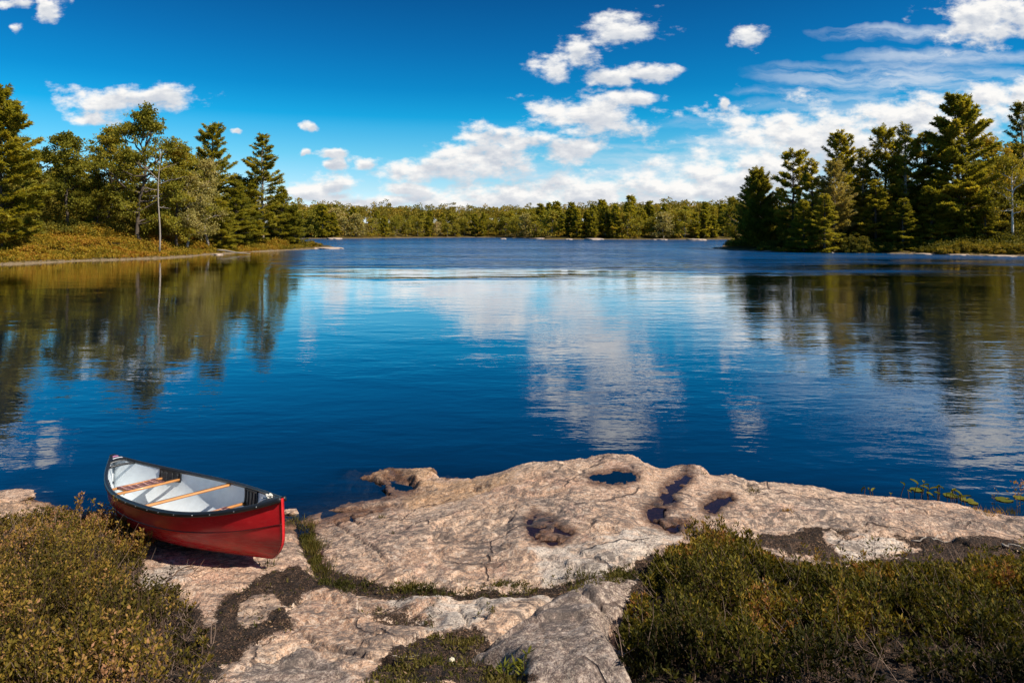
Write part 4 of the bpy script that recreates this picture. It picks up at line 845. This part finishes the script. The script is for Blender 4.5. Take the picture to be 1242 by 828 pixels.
# undergrowth under the right woods, one mass
X, Y, d = scatter_land(RIGHT, 24000, 2.0, 34, (32, 92), (72, 150), rng); z = land_h(X, Y); b = Bag()
V, Fq, T = clump_leaves(np.stack([X, Y, z + .2 + (.6 + 7.0 * sstep(d, 7, 19)) * rng.random(len(X))], 1), .55 + .5 * sstep(d, 8, 20), 24, .26, rng, t0=.25); b.add(V, Fq, T); tag(b.build('undergrowth', M['rshrub']), kind='stuff')
X, Y, d = scatter_land(LEFT, 24000, 11, 42, (-100, -36), (60, 150), rng); z = land_h(X, Y); b = Bag(); k = X > -Y * .85; X, Y, z, d = X[k], Y[k], z[k], d[k]
V, Fq, T = clump_leaves(np.stack([X, Y, z + .3 + (.7 + 6.0 * sstep(d, 13, 24)) * rng.random(len(X))], 1), .6 + .5 * sstep(d, 13, 22), 24, .26, rng, t0=.35); b.add(V, Fq, T); tag(b.build('undergrowth', M['rshrub']), kind='stuff')

# ---- rocks
def rock(name, X, Y, z, sx, sy, sz, seed, label, cat='rock', group=None, mm='rock', flat=.5, rz=0.0):
    import bmesh
    bm = bmesh.new(); bmesh.ops.create_icosphere(bm, subdivisions=4, radius=1); V = np.array([v.co[:] for v in bm.verts]); Fq = np.array([[v.index for v in f.verts] for f in bm.faces]); bm.free()
    n = fbm(V[:, 0] * 1.7 + seed * 3.1 + V[:, 2], V[:, 1] * 1.7 + seed + V[:, 2] * .7, seed, 4); n2 = fbm(V[:, 0] * 5 + seed, V[:, 1] * 5 + V[:, 2] * 4, seed + 2, 3)
    V = V * (1 + .32 * n + .10 * n2)[:, None]; V[:, 2] = np.where(V[:, 2] > flat, flat + (V[:, 2] - flat) * .25, V[:, 2]); V *= [sx, sy, sz]
    o = mesh(name, V, Fq, M[mm], loc=(X, Y, z), smooth=True); o.rotation_euler = (0, 0, rz); tag(o, label, cat, group); return o
M['shore_rock'] = plain('pale_shore_rock', (.47, .36, .28), .85, .2, .05, 1.5, .35)
def rock_px(px, py, w, h, seed, label, group, flat=.35, dep=1.0):
    X, Y, _ = wpt(px, py, 0.05); k = Y / F; return rock('rock', X, Y + w * k * .3, .0, w * k, w * k * dep, h * k * 1.3, seed, label, 'rock', group, 'shore_rock', flat)
GRK = 'pale rocks along the waterline'
rock_px(390, 301.5, 23, 3.6, 1, 'long flat bare rock forming the tip of the left point', GRK, .2, .7)
for i, a in enumerate([(142,314,8,3.2,'small pale rock on the left waterline, nearest the left edge'),(262,308.5,7,1.6,'low pale rock beside the driftwood log on the left point'),(1098,305.5,5,6.5,'whitish upright boulder in the shade of the right shore'),
        (1125,308,11,1.6,'thin line of pale stones right of the whitish boulder'),(1165,309,14,1.8,'low pale rock below the sunlit shrubs on the right'),(1215,310.5,16,1.8,'low tan rock on the waterline near the right edge'),(1000,306,12,1.6,'low tan rock at the water in the middle of the right shore'),
        (940,304,14,1.6,'low tan rock at the water below the cone-shaped cedar'),(874,301.5,6,1.6,'tiny dark rock standing in the water off the right point'),
        (404,290,9,2.6,'pale rock on the far shore just beyond the left point'),(720,290.5,12,2.6,'largest pale rock on the far shore, right of centre'),(655,290,7,2.4,'pale rock on the far shore left of the largest one'),(690,290.5,5,1.8,'small pale rock beside the largest one on the far shore'),
        (800,291,9,2,'pale rock on the far shore near the right point'),(845,291.5,12,3,'pale rock on the far shore nearest the right point'),(610,290,4,2,'smallest pale rock on the far shore at the centre')]):
    rock_px(a[0], a[1], a[2], a[3], 3 + i, a[4], GRK)
shrub('shrub', 381, 121.5, .9, 1.6, 299, 'bank', 'lone rounded tan shrub growing on the flat tip rock', 'shrubs on the left point', .45)
X, Y, _ = wpt(276, 308, .1); b = Bag(); q = np.linspace(0, 1, 8); b.tube(np.stack([X - 1.6 + 4.8 * q, Y + .5 - .9 * q, .62 - .5 * q + .05 * np.sin(q * 7)], 1), .075 * (1.1 - q) + .03, 7)
tag(b.build('driftwood_log', M['driftwood'], smooth=True), 'bleached driftwood log sloping into the water from the left point', 'log')

# ---- far shore: one tree at a time in the rows that show, the wood behind as one mass
def low_conifer(seed, H=10., R=2.5):
    tr, cr = conifer(H, R, seed, layer=.06, el_top=40, el_low=8, low=.03, gap=.03, prof=.8, tuft=.8, dens=.55, nb=6, per=5); return tr, cr
def low_broad(seed, H=9., R=3.4):
    return broadleaf(H, R, seed, low=.06, nl=13, leaf=.6, clump=1.3, per=30, t0=.5)
def one_mesh(name, tc, crown, hide=False):
    tr, cr = tc; V = np.concatenate(tr.V + cr.V); F1 = np.concatenate(tr.F); F2 = np.concatenate(cr.F) + tr.n; Fq = np.concatenate([F1, F2]); tri = Fq[:, 2] == Fq[:, 3]
    mi = np.concatenate([np.zeros(len(F1)), np.ones(len(F2))]); mi = np.concatenate([mi[~tri], mi[tri]]); T = np.concatenate(tr.T + cr.T)
    return mesh(name, V, [Fq[~tri], Fq[tri][:, :3]], [M['bark_grey'], M[crown]], mi=mi, attrs={'tint': T})
protos = [('spruce_tree', 'spruce', one_mesh('spruce_tree', low_conifer(s), 'pine'), 10.) for s in (61, 62, 63)] + \
         [('oak_tree', 'oak', one_mesh('oak_tree', low_broad(s), 'broad'), 9.) for s in (64, 65, 66)] + [('maple_tree', 'maple', one_mesh('maple_tree', low_broad(67), 'pale'), 9.)]
LBL = {'spruce': 'one of the small dark spruces in the woods along the far shore', 'oak': 'one of the small round oaks in the woods along the far shore', 'maple': 'one of the small pale maples in the woods along the far shore'}
used = set(); cnt = 0; rng = np.random.default_rng(9)
for row, (dist, step, n_max) in enumerate([(4.5, 4.0, 90), (10, 5.2, 70), (17, 6.5, 60), (26, 8.0, 50)]):
    xq = -92.0 + row * 1.7
    while xq < 95:
        xq += step * rng.uniform(.7, 1.3); X = xq; ys_ = np.arange(200, 330, .7); dd = sdist(np.full(ys_.shape, X), ys_, FAR); k = int(np.argmax(dd > dist)); Y = ys_[k] + rng.uniform(-1.5, 1.5)
        px = CX + F * X / Y
        if px < 335 or px > 905 or cnt >= 290: continue
        con = vn(np.array([X * .09]), np.array([row * 3.3]), 3)[0] + rng.normal() * .22 + (.12 if px > 620 else -.05)
        i = rng.integers(0, 3) if con > .55 else (6 if rng.random() < .16 else rng.integers(3, 6))
        nm, ct, src, h0 = protos[i]; o = src if i not in used else src.copy()
        if i in used: COL.objects.link(o)
        used.add(i); hh = rng.uniform(6.2, 9.9) * (1.13 if i < 3 else .92) * (.82 if 450 < px < 610 else 1.04) * (1.10 if rng.random() < .12 else 1.0) * (1 + .25 * (vn(np.array([X * .07]), np.array([3.3]), 6)[0] - .5)); s = hh / h0
        o.location = (X, Y, land_at(X, Y) - .2); o.scale = (s * rng.uniform(.9, 1.25), s * rng.uniform(.9, 1.25), s); o.rotation_euler = (0, 0, rng.uniform(0, 6.28))
        tag(o, LBL[ct], ct, ct + 's on the far shore'); cnt += 1
# low shrubs at the far waterline and the wood behind as one mass
rng = np.random.default_rng(10); X = rng.uniform(-98, 98, 2600); Y = rng.uniform(215, 295, 2600); d = sdist(X, Y, FAR); k = (d > 1.5) & (d < 6); X, Y = X[k], Y[k]
b = Bag(); V, Fq, T = clump_leaves(np.stack([X, Y, land_h(X, Y) + .3 + 1.2 * rng.random(len(X))], 1), 1.0, 22, .5, rng, t0=.4); b.add(V, Fq, T); tag(b.build('undergrowth', M['bank']), kind='stuff')
b = Bag(); n = 0
for q in range(900):
    X = rng.uniform(-120, 120); Y = rng.uniform(232, 380); d = float(sdist(np.array([X]), np.array([Y]), FAR)[0])
    if d < 31 or abs(X) / Y > .42: continue
    z = land_at(X, Y); hh = rng.uniform(7.5, 10.5); m = 9; C = np.array([X, Y, z + hh * .62]) + rng.normal(size=(m, 3)) * [1.4, 1.4, hh * .16]
    V, Fq, T = clump_leaves(C, 1.5, 30, .75, rng, t0=.45 + rng.normal() * .15); b.add(V, Fq, T); n += 1
tag(b.build('forest', M['rshrub']), kind='stuff')
print('far trees', cnt, 'mass', n)
#@@END_TREES@@
#@@BEG_NEAR@@
# ------------------------------------------------------------------ low plants on the near rock
def stems_mesh(P, R0):
    """P (n,k,3) stem paths, three-sided"""
    n, k = P.shape[:2]; a = np.array([0, 2.094, 4.189]); ring = np.stack([np.cos(a), np.sin(a), 0 * a], 1)
    rad = (R0 * np.linspace(1, .35, k))[None, :, None, None]; V = (P[:, :, None] + ring[None, None] * rad).reshape(-1, 3)
    b = np.arange(n)[:, None, None] * k * 3 + np.arange(k - 1)[None, :, None] * 3; j = np.arange(3)[None, None]; j2 = (j + 1) % 3
    return V, np.stack([b + j, b + j2, b + 3 + j2, b + 3 + j], -1).reshape(-1, 4)
def sprigs(B0, h, rng, nl=34, leaf=.022, asp=.42, t0=.5, lean=.35, up=.55, spread_=.30, bare=.22, droop=0.):
    n = len(B0); az = rng.random(n) * 6.283; ln = rng.random(n) * lean; s = np.linspace(0, 1, 5); h = np.broadcast_to(h, (n,))
    dx = np.stack([np.cos(az), np.sin(az)], 1) * (ln * h)[:, None]
    P = np.zeros((n, 5, 3)); P[:, :, :2] = B0[:, None, :2] + dx[:, None] * (s ** 1.5)[None, :, None] + rng.normal(size=(n, 5, 2)) * .008 * s[None, :, None]; P[:, :, 2] = B0[:, 2:3] + h[:, None] * s[None] * (1 - .15 * ln[:, None])
    ss_ = rng.random((n, nl)) ** .75 * (1 - bare) + bare; i = np.minimum((ss_ * 4).astype(int), 3); f = ss_ * 4 - i; r = np.arange(n)[:, None]
    C = P[r, i] * (1 - f[..., None]) + P[r, i + 1] * f[..., None]; la = rng.random((n, nl)) * 6.283
    rad = np.stack([np.cos(la), np.sin(la), 0 * la], -1); off = rng.random((n, nl)) * spread_ * h[:, None] * (1.15 - ss_)
    C = C + rad * off[..., None]; C[..., 2] += off * .35
    D = rad + np.array([0, 0, up]) * (1 + ss_[..., None]) + rng.normal(size=C.shape) * .3
    C = C.reshape(-1, 3); D = D.reshape(-1, 3); V, Fq = diamonds(C, D, leaf * rng.uniform(.55, 1.3, len(C)), leaf * asp, rng, .45)
    tt = np.repeat(np.broadcast_to(t0, (n,)) + rng.normal(size=n) * .10, nl) + (ss_.ravel() - .6) * .25 + rng.normal(size=n * nl) * .13
    return (V, Fq, np.repeat(np.clip(tt, 0, 1), 4)), stems_mesh(P, .0022)
def pxof(X, Y, z): return CX + F * X / Y, HY + F * (CH - z) / Y
def scatter_px(poly, n, rng, xr, yr, pad=0):
    X = rng.uniform(*xr, n); Y = rng.uniform(*yr, n); z = ground_z(X, Y); px, py = pxof(X, Y, z)
    d = sdist(px, py, poly) + 9 * fbm(X * 2.2, Y * 2.2, 3, 5); k = (d > pad); return np.stack([X, Y, z], 1)[k], d[k], px[k], py[k]
def stuff(name, leaves, stems, mleaf, mstem='stem'):
    V1, F1, T1 = leaves; V2, F2 = stems
    o = mesh(name, np.vstack([V1, V2]), np.vstack([F1, F2 + len(V1)]), [M[mleaf], M[mstem]], mi=np.concatenate([np.zeros(len(F1)), np.ones(len(F2))]), attrs={'tint': np.concatenate([T1, np.zeros(len(V2))])})
    tag(o, kind='stuff'); return o
rng = np.random.default_rng(21)
M['dead_twig'] = plain('dead_twig', (.22, .15, .11), .85, .1, 0, 3, .6)
B0, d, px, py = scatter_px(BUSH_L, 24000, rng, (-8.5, -1.2), (3.4, 8.6), 3)
print('left sprigs', len(B0))
cl = fbm(B0[:, 0] * 2.3, B0[:, 1] * 2.3, 2, 3); k = rng.random(len(B0)) < (.16 + .84 * sstep(cl, -.40, .22)) * (.35 + .65 * sstep(d, 0, 30)) * (1 - .75 * sstep(px, 120, 215) * sstep(py, 680, 720)); B0, d, px, py, cl = B0[k], d[k], px[k], py[k], cl[k]
h = (.07 + .19 * sstep(d, 2, 70)) * rng.uniform(.35, 1.6, len(B0)) * (1 + .9 * cl) + .20 * np.exp(-((px - 150) ** 2 / 1400 + (py - 660) ** 2 / 350)) * rng.uniform(.3, 1.2, len(B0)) + .20 * (rng.random(len(B0)) < .02); t0 = .36 + .32 * sstep(-py, -760, -630) + .75 * fbm(B0[:, 0] * 1.9, B0[:, 1] * 1.9, 6, 3)  # leaf tint darker toward the near edge: greener growth plus painted-in dense shade
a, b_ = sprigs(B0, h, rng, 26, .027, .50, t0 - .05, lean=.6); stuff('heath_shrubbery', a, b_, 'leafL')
B0, d, px, py = scatter_px(BUSH_R, 30000, rng, (.3, 9), (3.4, 7.6), 3)
print('right sprigs', len(B0))
cl = fbm(B0[:, 0] * 2.1, B0[:, 1] * 2.1, 4, 3); k = rng.random(len(B0)) < (.14 + .86 * sstep(cl, -.4, .2)) * (.45 + .55 * sstep(d, 0, 20)); B0, d, px, py, cl = B0[k], d[k], px[k], py[k], cl[k]
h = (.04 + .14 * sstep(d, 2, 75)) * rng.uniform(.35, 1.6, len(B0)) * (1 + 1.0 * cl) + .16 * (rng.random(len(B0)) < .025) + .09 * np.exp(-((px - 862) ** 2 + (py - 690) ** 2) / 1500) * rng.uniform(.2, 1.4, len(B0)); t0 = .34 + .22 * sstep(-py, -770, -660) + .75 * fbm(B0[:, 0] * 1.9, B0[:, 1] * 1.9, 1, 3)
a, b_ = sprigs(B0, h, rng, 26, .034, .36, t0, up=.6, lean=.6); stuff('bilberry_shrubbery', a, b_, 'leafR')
# bare brown twigs through both
for nm, poly, xr, n in (('twigs', BUSH_L, (-6.5, -1.2), 2300), ('twigs', BUSH_R, (.5, 7.5), 1700)):
    B0, d, px, py = scatter_px(poly, n, rng, xr, (3.4, 7.5), 0); m = len(B0); az = rng.random(m) * 6.28; q = np.linspace(0, 1, 5)[None, :, None]; hh = rng.uniform(.15, .34, m)
    D = np.stack([np.cos(az) * .7, np.sin(az) * .7, .4 + .6 * rng.random(m)], 1) * hh[:, None]; P = B0[:, None] + D[:, None] * q + rng.normal(size=(m, 5, 3)) * .010 * q
    V, Fq = stems_mesh(P, .0028); tag(mesh(nm, V, Fq, M['dead_twig']), kind='stuff')
# moss and short grass along the crack and in the hollow at the bottom
def band_pts(line, wd, n, xr, yr):
    X = rng.uniform(*xr, n); Y = rng.uniform(*yr, n); z = ground_z(X, Y); px, py = pxof(X, Y, z); dd = seg_dist(px, py + 8 * fbm(X * 2.2, Y * 2.2, 3, 5), line); k = dd < wd * rng.random(n) ** .5
    return np.stack([X, Y, z], 1)[k]
Pm = np.vstack([band_pts(crackband, 10, 90000, (-2.6, 1.5), (4.6, 6.8)), band_pts([(366, 632), (376, 655), (384, 680), (392, 700)], 9, 60000, (-2.4, -1.3), (5.2, 7.6))])
HOL = SOIL[3]; Q, d, *_ = scatter_px(HOL, 24000, rng, (-1.3, .3), (3.4, 4.6), 0); Pm = np.vstack([Pm, Q[rng.random(len(Q)) < .6]])
Q2, d2, *_ = scatter_px(SOIL[1], 9000, rng, (1.8, 6), (4.6, 7.6), 2); Pm = np.vstack([Pm, Q2[rng.random(len(Q2)) < .05]])
g_ = fbm(Pm[:, 0] * 3.5, Pm[:, 1] * 3.5, 6, 3); Pm = Pm[rng.random(len(Pm)) < .04 + .40 * sstep(g_, -.15, .35)]
Pm = np.vstack([Pm, *[scatter_px(p_, 9000, rng, (-3, .8), (3.4, 6.5), 0)[0][::14] for p_ in (SOIL[0], DISH)]])
C = np.repeat(Pm, 4, 0) + rng.normal(size=(4 * len(Pm), 3)) * [.012, .012, 0]; D = rng.normal(size=C.shape) * .55 + [0, 0, .9]
V, Fq = diamonds(C, D, rng.uniform(.012, .042, len(C)) * (.5 + .8 * vn(C[:, 0] * 6, C[:, 1] * 6, 2)), .008, rng); bm_ = Bag(); bm_.add(V, Fq, np.repeat(np.clip(.45 + .5 * fbm(C[:, 0] * 4, C[:, 1] * 4, 3, 2) + rng.normal(size=len(C)) * .15, 0, 1), 4)); tag(bm_.build('moss', M['moss']), kind='stuff')
# litter on the bare soil: needles, bits of bark and dry leaves
L_ = []
for p_, n in ((SOIL[1], 16000), (SOIL[0], 14000), (SOIL[3], 9000), (SOIL[2], 5000), (DISH, 2500)):
    L_.append(scatter_px(p_, n, rng, (-3.5, 7), (3.4, 7.6), -2)[0])
C = np.vstack(L_); C = C[rng.random(len(C)) < .85]; C[:, 2] += .004; D = rng.normal(size=C.shape) * [1, 1, .25]; V, Fq = diamonds(C, D, rng.uniform(.008, .036, len(C)), rng.uniform(.002, .016, len(C)), rng, .7)
M['litter'] = foliage('dry_litter', [(0, (.03, .018, .012)), (.45, (.12, .065, .035)), (.8, (.30, .19, .11)), (1, (.48, .38, .27))], .05, .8, obj_noise=3, hv=0)
bm_ = Bag(); bm_.add(V, Fq, np.repeat(np.clip(rng.normal(.40, .24, len(C)), 0, 1), 4)); tag(bm_.build('leaf_litter', M['litter']), kind='stuff')

# ---- plants, tufts and twigs one can point to
def plant(name, cat, px, py, zg, h, n, label, mleaf, group=None, seed=1, nl=26, leaf=.03, asp=.45, rad=.05, **k):
    rg = np.random.default_rng(seed); X, Y, _ = wpt(px, py, zg); z = float(ground_z(X, Y)[0]) if zg > -.05 else zg; X, Y, _ = wpt(px, py, z)
    root = empty(name, (X, Y, z)); B0 = np.stack([rg.normal(size=n) * rad, rg.normal(size=n) * rad, np.zeros(n) - .01], 1)
    (V, Fq, T), (V2, F2) = sprigs(B0, h * rg.uniform(.6, 1.1, n), rg, nl, leaf, asp, **k)
    mesh('leaves', V, Fq, M[mleaf], root, attrs={'tint': T}); mesh('stems', V2, F2, M['stem'], root); tag(root, label, cat, group); return root
G1 = 'taller shoots among the heath'
plant('heath_sprig', 'plant', 97, 632, .05, .36, 3, 'tallest pale yellow sprig left of the canoe, standing against the water', 'leafL', G1, 1, 26, .034, .6, .015, t0=.85, bare=.35)
plant('heath_sprig', 'plant', 121, 640, .08, .30, 3, 'pale sprig touching the stern end of the canoe', 'leafL', G1, 2, 22, .034, .6, .02, t0=.85)
plant('heath_sprig', 'plant', 75, 630, .05, .20, 3, 'shorter sprig left of the tallest pale yellow one', 'leafL', G1, 3, 20, .03, .6, .02, t0=.75)
plant('heath_sprig', 'plant', 165, 655, .15, .26, 5, 'leafy sprig leaning over the middle of the canoe gunwale', 'leafL', G1, 4, 26, .032, .6, .03, t0=.75, lean=.6)
plant('heath_sprig', 'plant', 188, 662, .2, .20, 4, 'leafy sprig nearest the red flank of the canoe', 'leafL', G1, 5, 26, .03, .6, .03, t0=.7)
plant('heath_sprig', 'plant', 146, 652, .1, .36, 5, 'pair of tangled sprigs rising in front of the stern half of the canoe', 'leafL', G1, 6, 30, .032, .6, .05, t0=.6, lean=.6)
plant('heath_sprig', 'plant', 176, 674, .2, .34, 5, 'ragged sprig in front of the hull, right of the tangled pair', 'leafL', G1, 7, 30, .032, .6, .05, t0=.65, lean=.7)
G2 = 'taller shoots above the bilberry scrub'
for i, (a, b1, hh, lb) in enumerate([(845, 672, .30, 'leftmost tall leafy shoot on the crest of the right scrub'), (872, 668, .33, 'bushy tall shoot in the middle of the right scrub crest'), (898, 672, .26, 'rightmost tall leafy shoot beside the lichened rock edge'), (822, 690, .20, 'low leafy shoot spilling onto the pale rock from the right scrub')]):
    plant('leafy_shoot', 'plant', a, b1, .5, hh, 6, lb, 'leafR', G2, 10 + i, 40, .036, .36, .04, t0=.62, up=.9)
plant('leafy_plant', 'plant', 622, 822, .75, .13, 7, 'bright green long-leaved plant at the bottom centre beside the grey boulder', 'leaf_bright', None, 20, 14, .06, .22, .05, t0=.6, up=.5, bare=.05)
plant('leafy_plant', 'plant', 590, 748, .6, .10, 4, 'tiny green plant growing in the cleft left of the grey boulder', 'moss', None, 21, 20, .022, .4, .03, t0=.5)
plant('leafy_plant', 'plant', 691, 700, .52, .10, 2, 'tiny dark plant standing alone above the mossy crack', 'leafR', None, 22, 16, .022, .4, .01, t0=.4)
# grass tufts
def tuft(px, py, zg, h, n, label, seed, mm='moss', t0=.6, rad=.03, group='grass tufts on the granite'):
    rg = np.random.default_rng(seed); X, Y, _ = wpt(px, py, zg); z = float(ground_z(X, Y)[0]); X, Y, _ = wpt(px, py, z)
    C = np.stack([rg.normal(size=n) * rad, rg.normal(size=n) * rad, np.full(n, -.005)], 1); D = rg.normal(size=(n, 3)) * .42 + [0, 0, 1]
    V, Fq = diamonds(C, D, h * rg.uniform(.4, 1.1, n), .006, rg); o = mesh('grass_tuft', V, Fq, M[mm], attrs={'tint': np.repeat(np.clip(t0 + rg.normal(size=n) * .2, 0, 1), 4)}, loc=(X, Y, z)); tag(o, label, 'grass tuft', group)
for i, a in enumerate([(358,634,.02,.11,130,'green tuft right behind the bow of the canoe',.6,.07),(376,642,.1,.13,110,'tuft at the top of the grassy cleft right of the canoe',.7,.05),(384,668,.2,.16,160,'bushiest tuft halfway down the grassy cleft right of the canoe',.7,.06),
        (391,693,.35,.13,150,'tuft where the grassy cleft meets the mossy crack',.6,.07),(463,628,.15,.05,40,'tiny yellow tuft in a small pit near the lake on the slab',.7,.02),(477,648,.25,.04,40,'tiny green tuft below the yellow one on the slab',.6,.025),
        (912,597,.3,.09,60,'yellow-green tuft on the slab right of the small weedy pool',.8,.04),(854,577,.35,.10,12,'few upright blades on the skyline of the slab above the winding pool',.8,.01),(956,620,.35,.05,50,'tiny tan tuft on the lichened ledge',.9,.03),
        (1190,622,.15,.08,140,'tan tuft at the right end of the ledge, left of its smaller neighbour',.9,.06),(1212,622,.15,.06,70,'smaller tan tuft just right of the larger one on the ledge',.9,.04),(1226,622,.15,.09,80,'green tuft at the foot of the twiggy shrub by the right edge',.5,.04),
        (500,712,.45,.06,90,'short green tuft in the mossy crack left of centre',.7,.05),(560,713,.5,.05,90,'short green tuft in the middle of the mossy crack',.7,.06),(710,700,.5,.07,110,'green tuft where the crack runs up to the grey boulder',.6,.06),(328,686,.3,.09,40,'thin tuft in the shadow below the canoe bow',.4,.03)]):
    tuft(*a[:6], 300 + i, 'bank' if a[6] > .85 else 'moss', a[6], a[7])
# water plants off the right ledge
def water_plant(px, py, h, nlv, label, seed, lw=.034):
    rg = np.random.default_rng(seed); X, Y, _ = wpt(px, py, 0); root = empty('water_plant', (X, Y, 0)); s = Bag(); lf = Bag()
    for i in range(nlv):
        az = rg.random() * 6.28; hh = h * rg.uniform(.5, 1.1); q = np.linspace(0, 1, 6)[:, None]; tip = np.array([math.cos(az) * hh * .45, math.sin(az) * hh * .3, hh]); o0 = np.array([*(rg.normal(size=2) * .03), -.15])
        P = o0 + (tip - o0) * q + np.array([math.cos(az), math.sin(az), 0]) * .04 * np.sin(q * 3.1); s.tube(P, .0045, 5, cap=False)
        # a spoon leaf: 5x3 grid folded along its middle
        d = unit(np.array([math.cos(az), math.sin(az), rg.uniform(-.6, 1.2)])); sd = unit(np.cross(d, [0, 0, 1.])); up = np.cross(sd, d); V = []; L = rg.uniform(.07, .11)
        for a in np.linspace(0, 1, 7):
            w_ = lw * math.sin(math.pi * min(1, .06 + a * .94)) ** .8
            for c in (-1, 0, 1): V.append(P[-1] + d * L * a + sd * w_ * c * .5 + up * (.018 * abs(c) - .05 * a * a))
        lf.add(np.array(V), grid_faces(3, 7), np.full(21, rg.uniform(.1, .9)))
    s.build('stems', M['stem'], root); lf.build('leaves', M['leaf_bright'], root, smooth=True); tag(root, label, 'water plant', 'water plants off the ledge')
for i, a in enumerate([(1055,606,.14,3,'water plant with upright folded yellow leaves, leftmost off the ledge'),(1080,607,.12,1,'single thin stalk second from the left off the ledge'),(1100,604,.14,2,'two-stalked water plant beside the single thin stalk'),(1120,605,.17,4,'water plant with the tallest curled leaf'),
        (1131,604,.19,3,'water plant with two dark drooping leaves right of the tallest one'),(1143,608,.16,4,'dark-stemmed water plant left of the floating pads'),(1152,606,.14,4,'leafy water plant among the floating pads'),(1164,610,.13,3,'dark bent water plant at the right end of the group')]): water_plant(*a, 400 + i)
for i, (px, py, r, lb) in enumerate([(1112,594,.13,'lily pad farthest left on the water'),(1153,601,.13,'lily pad behind the dark-stemmed water plant'),(1172,606,.12,'yellow lily pad right of the water plants'),(1180,610,.09,'small lily pad touching the larger yellow one'),(1218,606,.15,'large lily pad left of the twiggy shrub'),(1238,604,.12,'lily pad cut by the right edge of the picture'),(1128,611,.09,'small lily pad close under the ledge')]):
    X, Y, _ = wpt(px, py, 0); rg = np.random.default_rng(500 + i); r *= .66; a = np.linspace(.25, 6.03, 22) + rg.random() * 6; rr = r * (1 + .05 * rg.normal(size=22)); V = np.vstack([[0, 0, .006], np.stack([np.cos(a) * rr, np.sin(a) * rr * .9, .006 + .006 * rg.random(22)], 1)])
    V = np.vstack([V, V - [0, 0, .003]]); Ft = [[0, k, k + 1, k + 1] for k in range(1, 22)] + [[23, k + 24, k + 23, k + 23] for k in range(1, 22)]; Ft = np.array(Ft)[:, :3]
    o = mesh('lily_pad', V, Ft, M['leaf_bright'], attrs={'tint': np.full(len(V), rg.uniform(.4, 1.))}, loc=(X, Y, 0)); tag(o, lb, 'lily pad', 'lily pads')
plant('twiggy_shrub', 'shrub', 1238, 622, .12, .42, 6, 'thin twiggy shrub with few yellow leaves on the ledge at the right edge', 'leafL', None, 30, 14, .035, .5, .04, t0=.8, bare=.2, spread_=.4)
plant('twiggy_shrub', 'shrub', 1205, 612, .05, .24, 2, 'thin leaning twig with a few leaves left of the twiggy shrub at the right edge', 'leafL', None, 31, 6, .03, .5, .02, t0=.6)
def stick(px, py, zg, L, az, label, seed, rad=.007, lift=.03, name='twig', forks=2, mm='driftwood'):
    rg = np.random.default_rng(seed); X, Y, _ = wpt(px, py, zg); z = float(ground_z(X, Y)[0]); X, Y, _ = wpt(px, py, z); q = np.linspace(-.5, .5, 12)
    P = np.stack([math.cos(az) * q * L, math.sin(az) * q * L, 0 * q], 1); P[:, :2] += np.cumsum(rg.normal(size=(12, 2)) * .012, 0); zz = ground_z(P[:, 0] + X, P[:, 1] + Y) - z; P[:, 2] = zz + rad + lift * np.sin(np.linspace(0, 3.14, 12))
    b = Bag(); b.tube(P, rad * np.linspace(1.1, .4, 12), 6)
    for k in range(forks):
        i = 4 + 3 * k; d = unit(np.array([math.cos(az + (.7 if k % 2 else -.7)), math.sin(az + (.7 if k % 2 else -.7)), .25])); b.tube(np.stack([P[i], P[i] + d * L * .16, P[i] + d * L * .3 + rg.normal(size=3) * .02]), [rad * .7, rad * .5, rad * .25], 5)
    o = b.build(name, M[mm], smooth=True, loc=(X, Y, z), tint=False); tag(o, label, 'twig', 'dead twigs on the ground')
stick(1128, 657, .4, .34, -.15, 'pale forked dead twig lying on the bare brown soil', 1)
stick(1226, 664, .4, .15, -.5, 'short bleached twig near the right edge on the bare soil', 2, .009, forks=0)
stick(232, 700, .3, .42, .5, 'curved dark dead twig on the pale rock below the canoe', 3, .005, .08, forks=3, mm='stem')
stick(200, 718, .35, .40, -.7, 'thin brown twig reaching out of the heath onto the pale rock', 4, .005, .05, forks=2, mm='stem')
stick(492, 804, .7, .22, .35, 'thin dry stalk lying in the mossy hollow at the bottom', 5, .003, .01, forks=0, mm='bark_grey')
stick(930, 736, .7, .40, 1.2, 'bare grey stick standing out of the right scrub', 6, .004, .16, forks=1, mm='bark_grey')
M['pale_stone'] = plain('pale_stone', (.70, .62, .46), .8, .2, .004, 40, .2)
for px, py, r, sd, lb in ((548, 806, .020, 1, 'small upright cream stone in the mossy hollow'), (560, 824, .016, 2, 'smaller cream stone at the bottom edge of the mossy hollow')):
    X, Y, _ = wpt(px, py, .7); z = float(ground_z(X, Y)[0]); X, Y, _ = wpt(px, py, z); rock('stone', X, Y, z + r * .7, r, r, r * 1.6, sd, lb, 'stone', 'cream stones in the hollow', 'pale_stone', .9)
for px, py, w_, hh, sd, lb in ((352, 621, .11, .05, 5, 'orange rock lying in the water just behind the canoe bow'), (8, 603, .35, .08, 6, 'low rock at the left edge of the picture by the waterline'), (1112, 668, .10, .03, 7, 'flat pink stone lying on the soil below the forked twig')):
    X, Y, _ = wpt(px, py, .03); z = max(0.0, float(ground_z(X, Y)[0])); X, Y, _ = wpt(px, py, z); o = rock('rock', X, Y, z, w_, w_ * .6, hh, sd, lb, 'rock', 'loose rocks on the near shore', 'rock', .4)
#@@END_NEAR@@
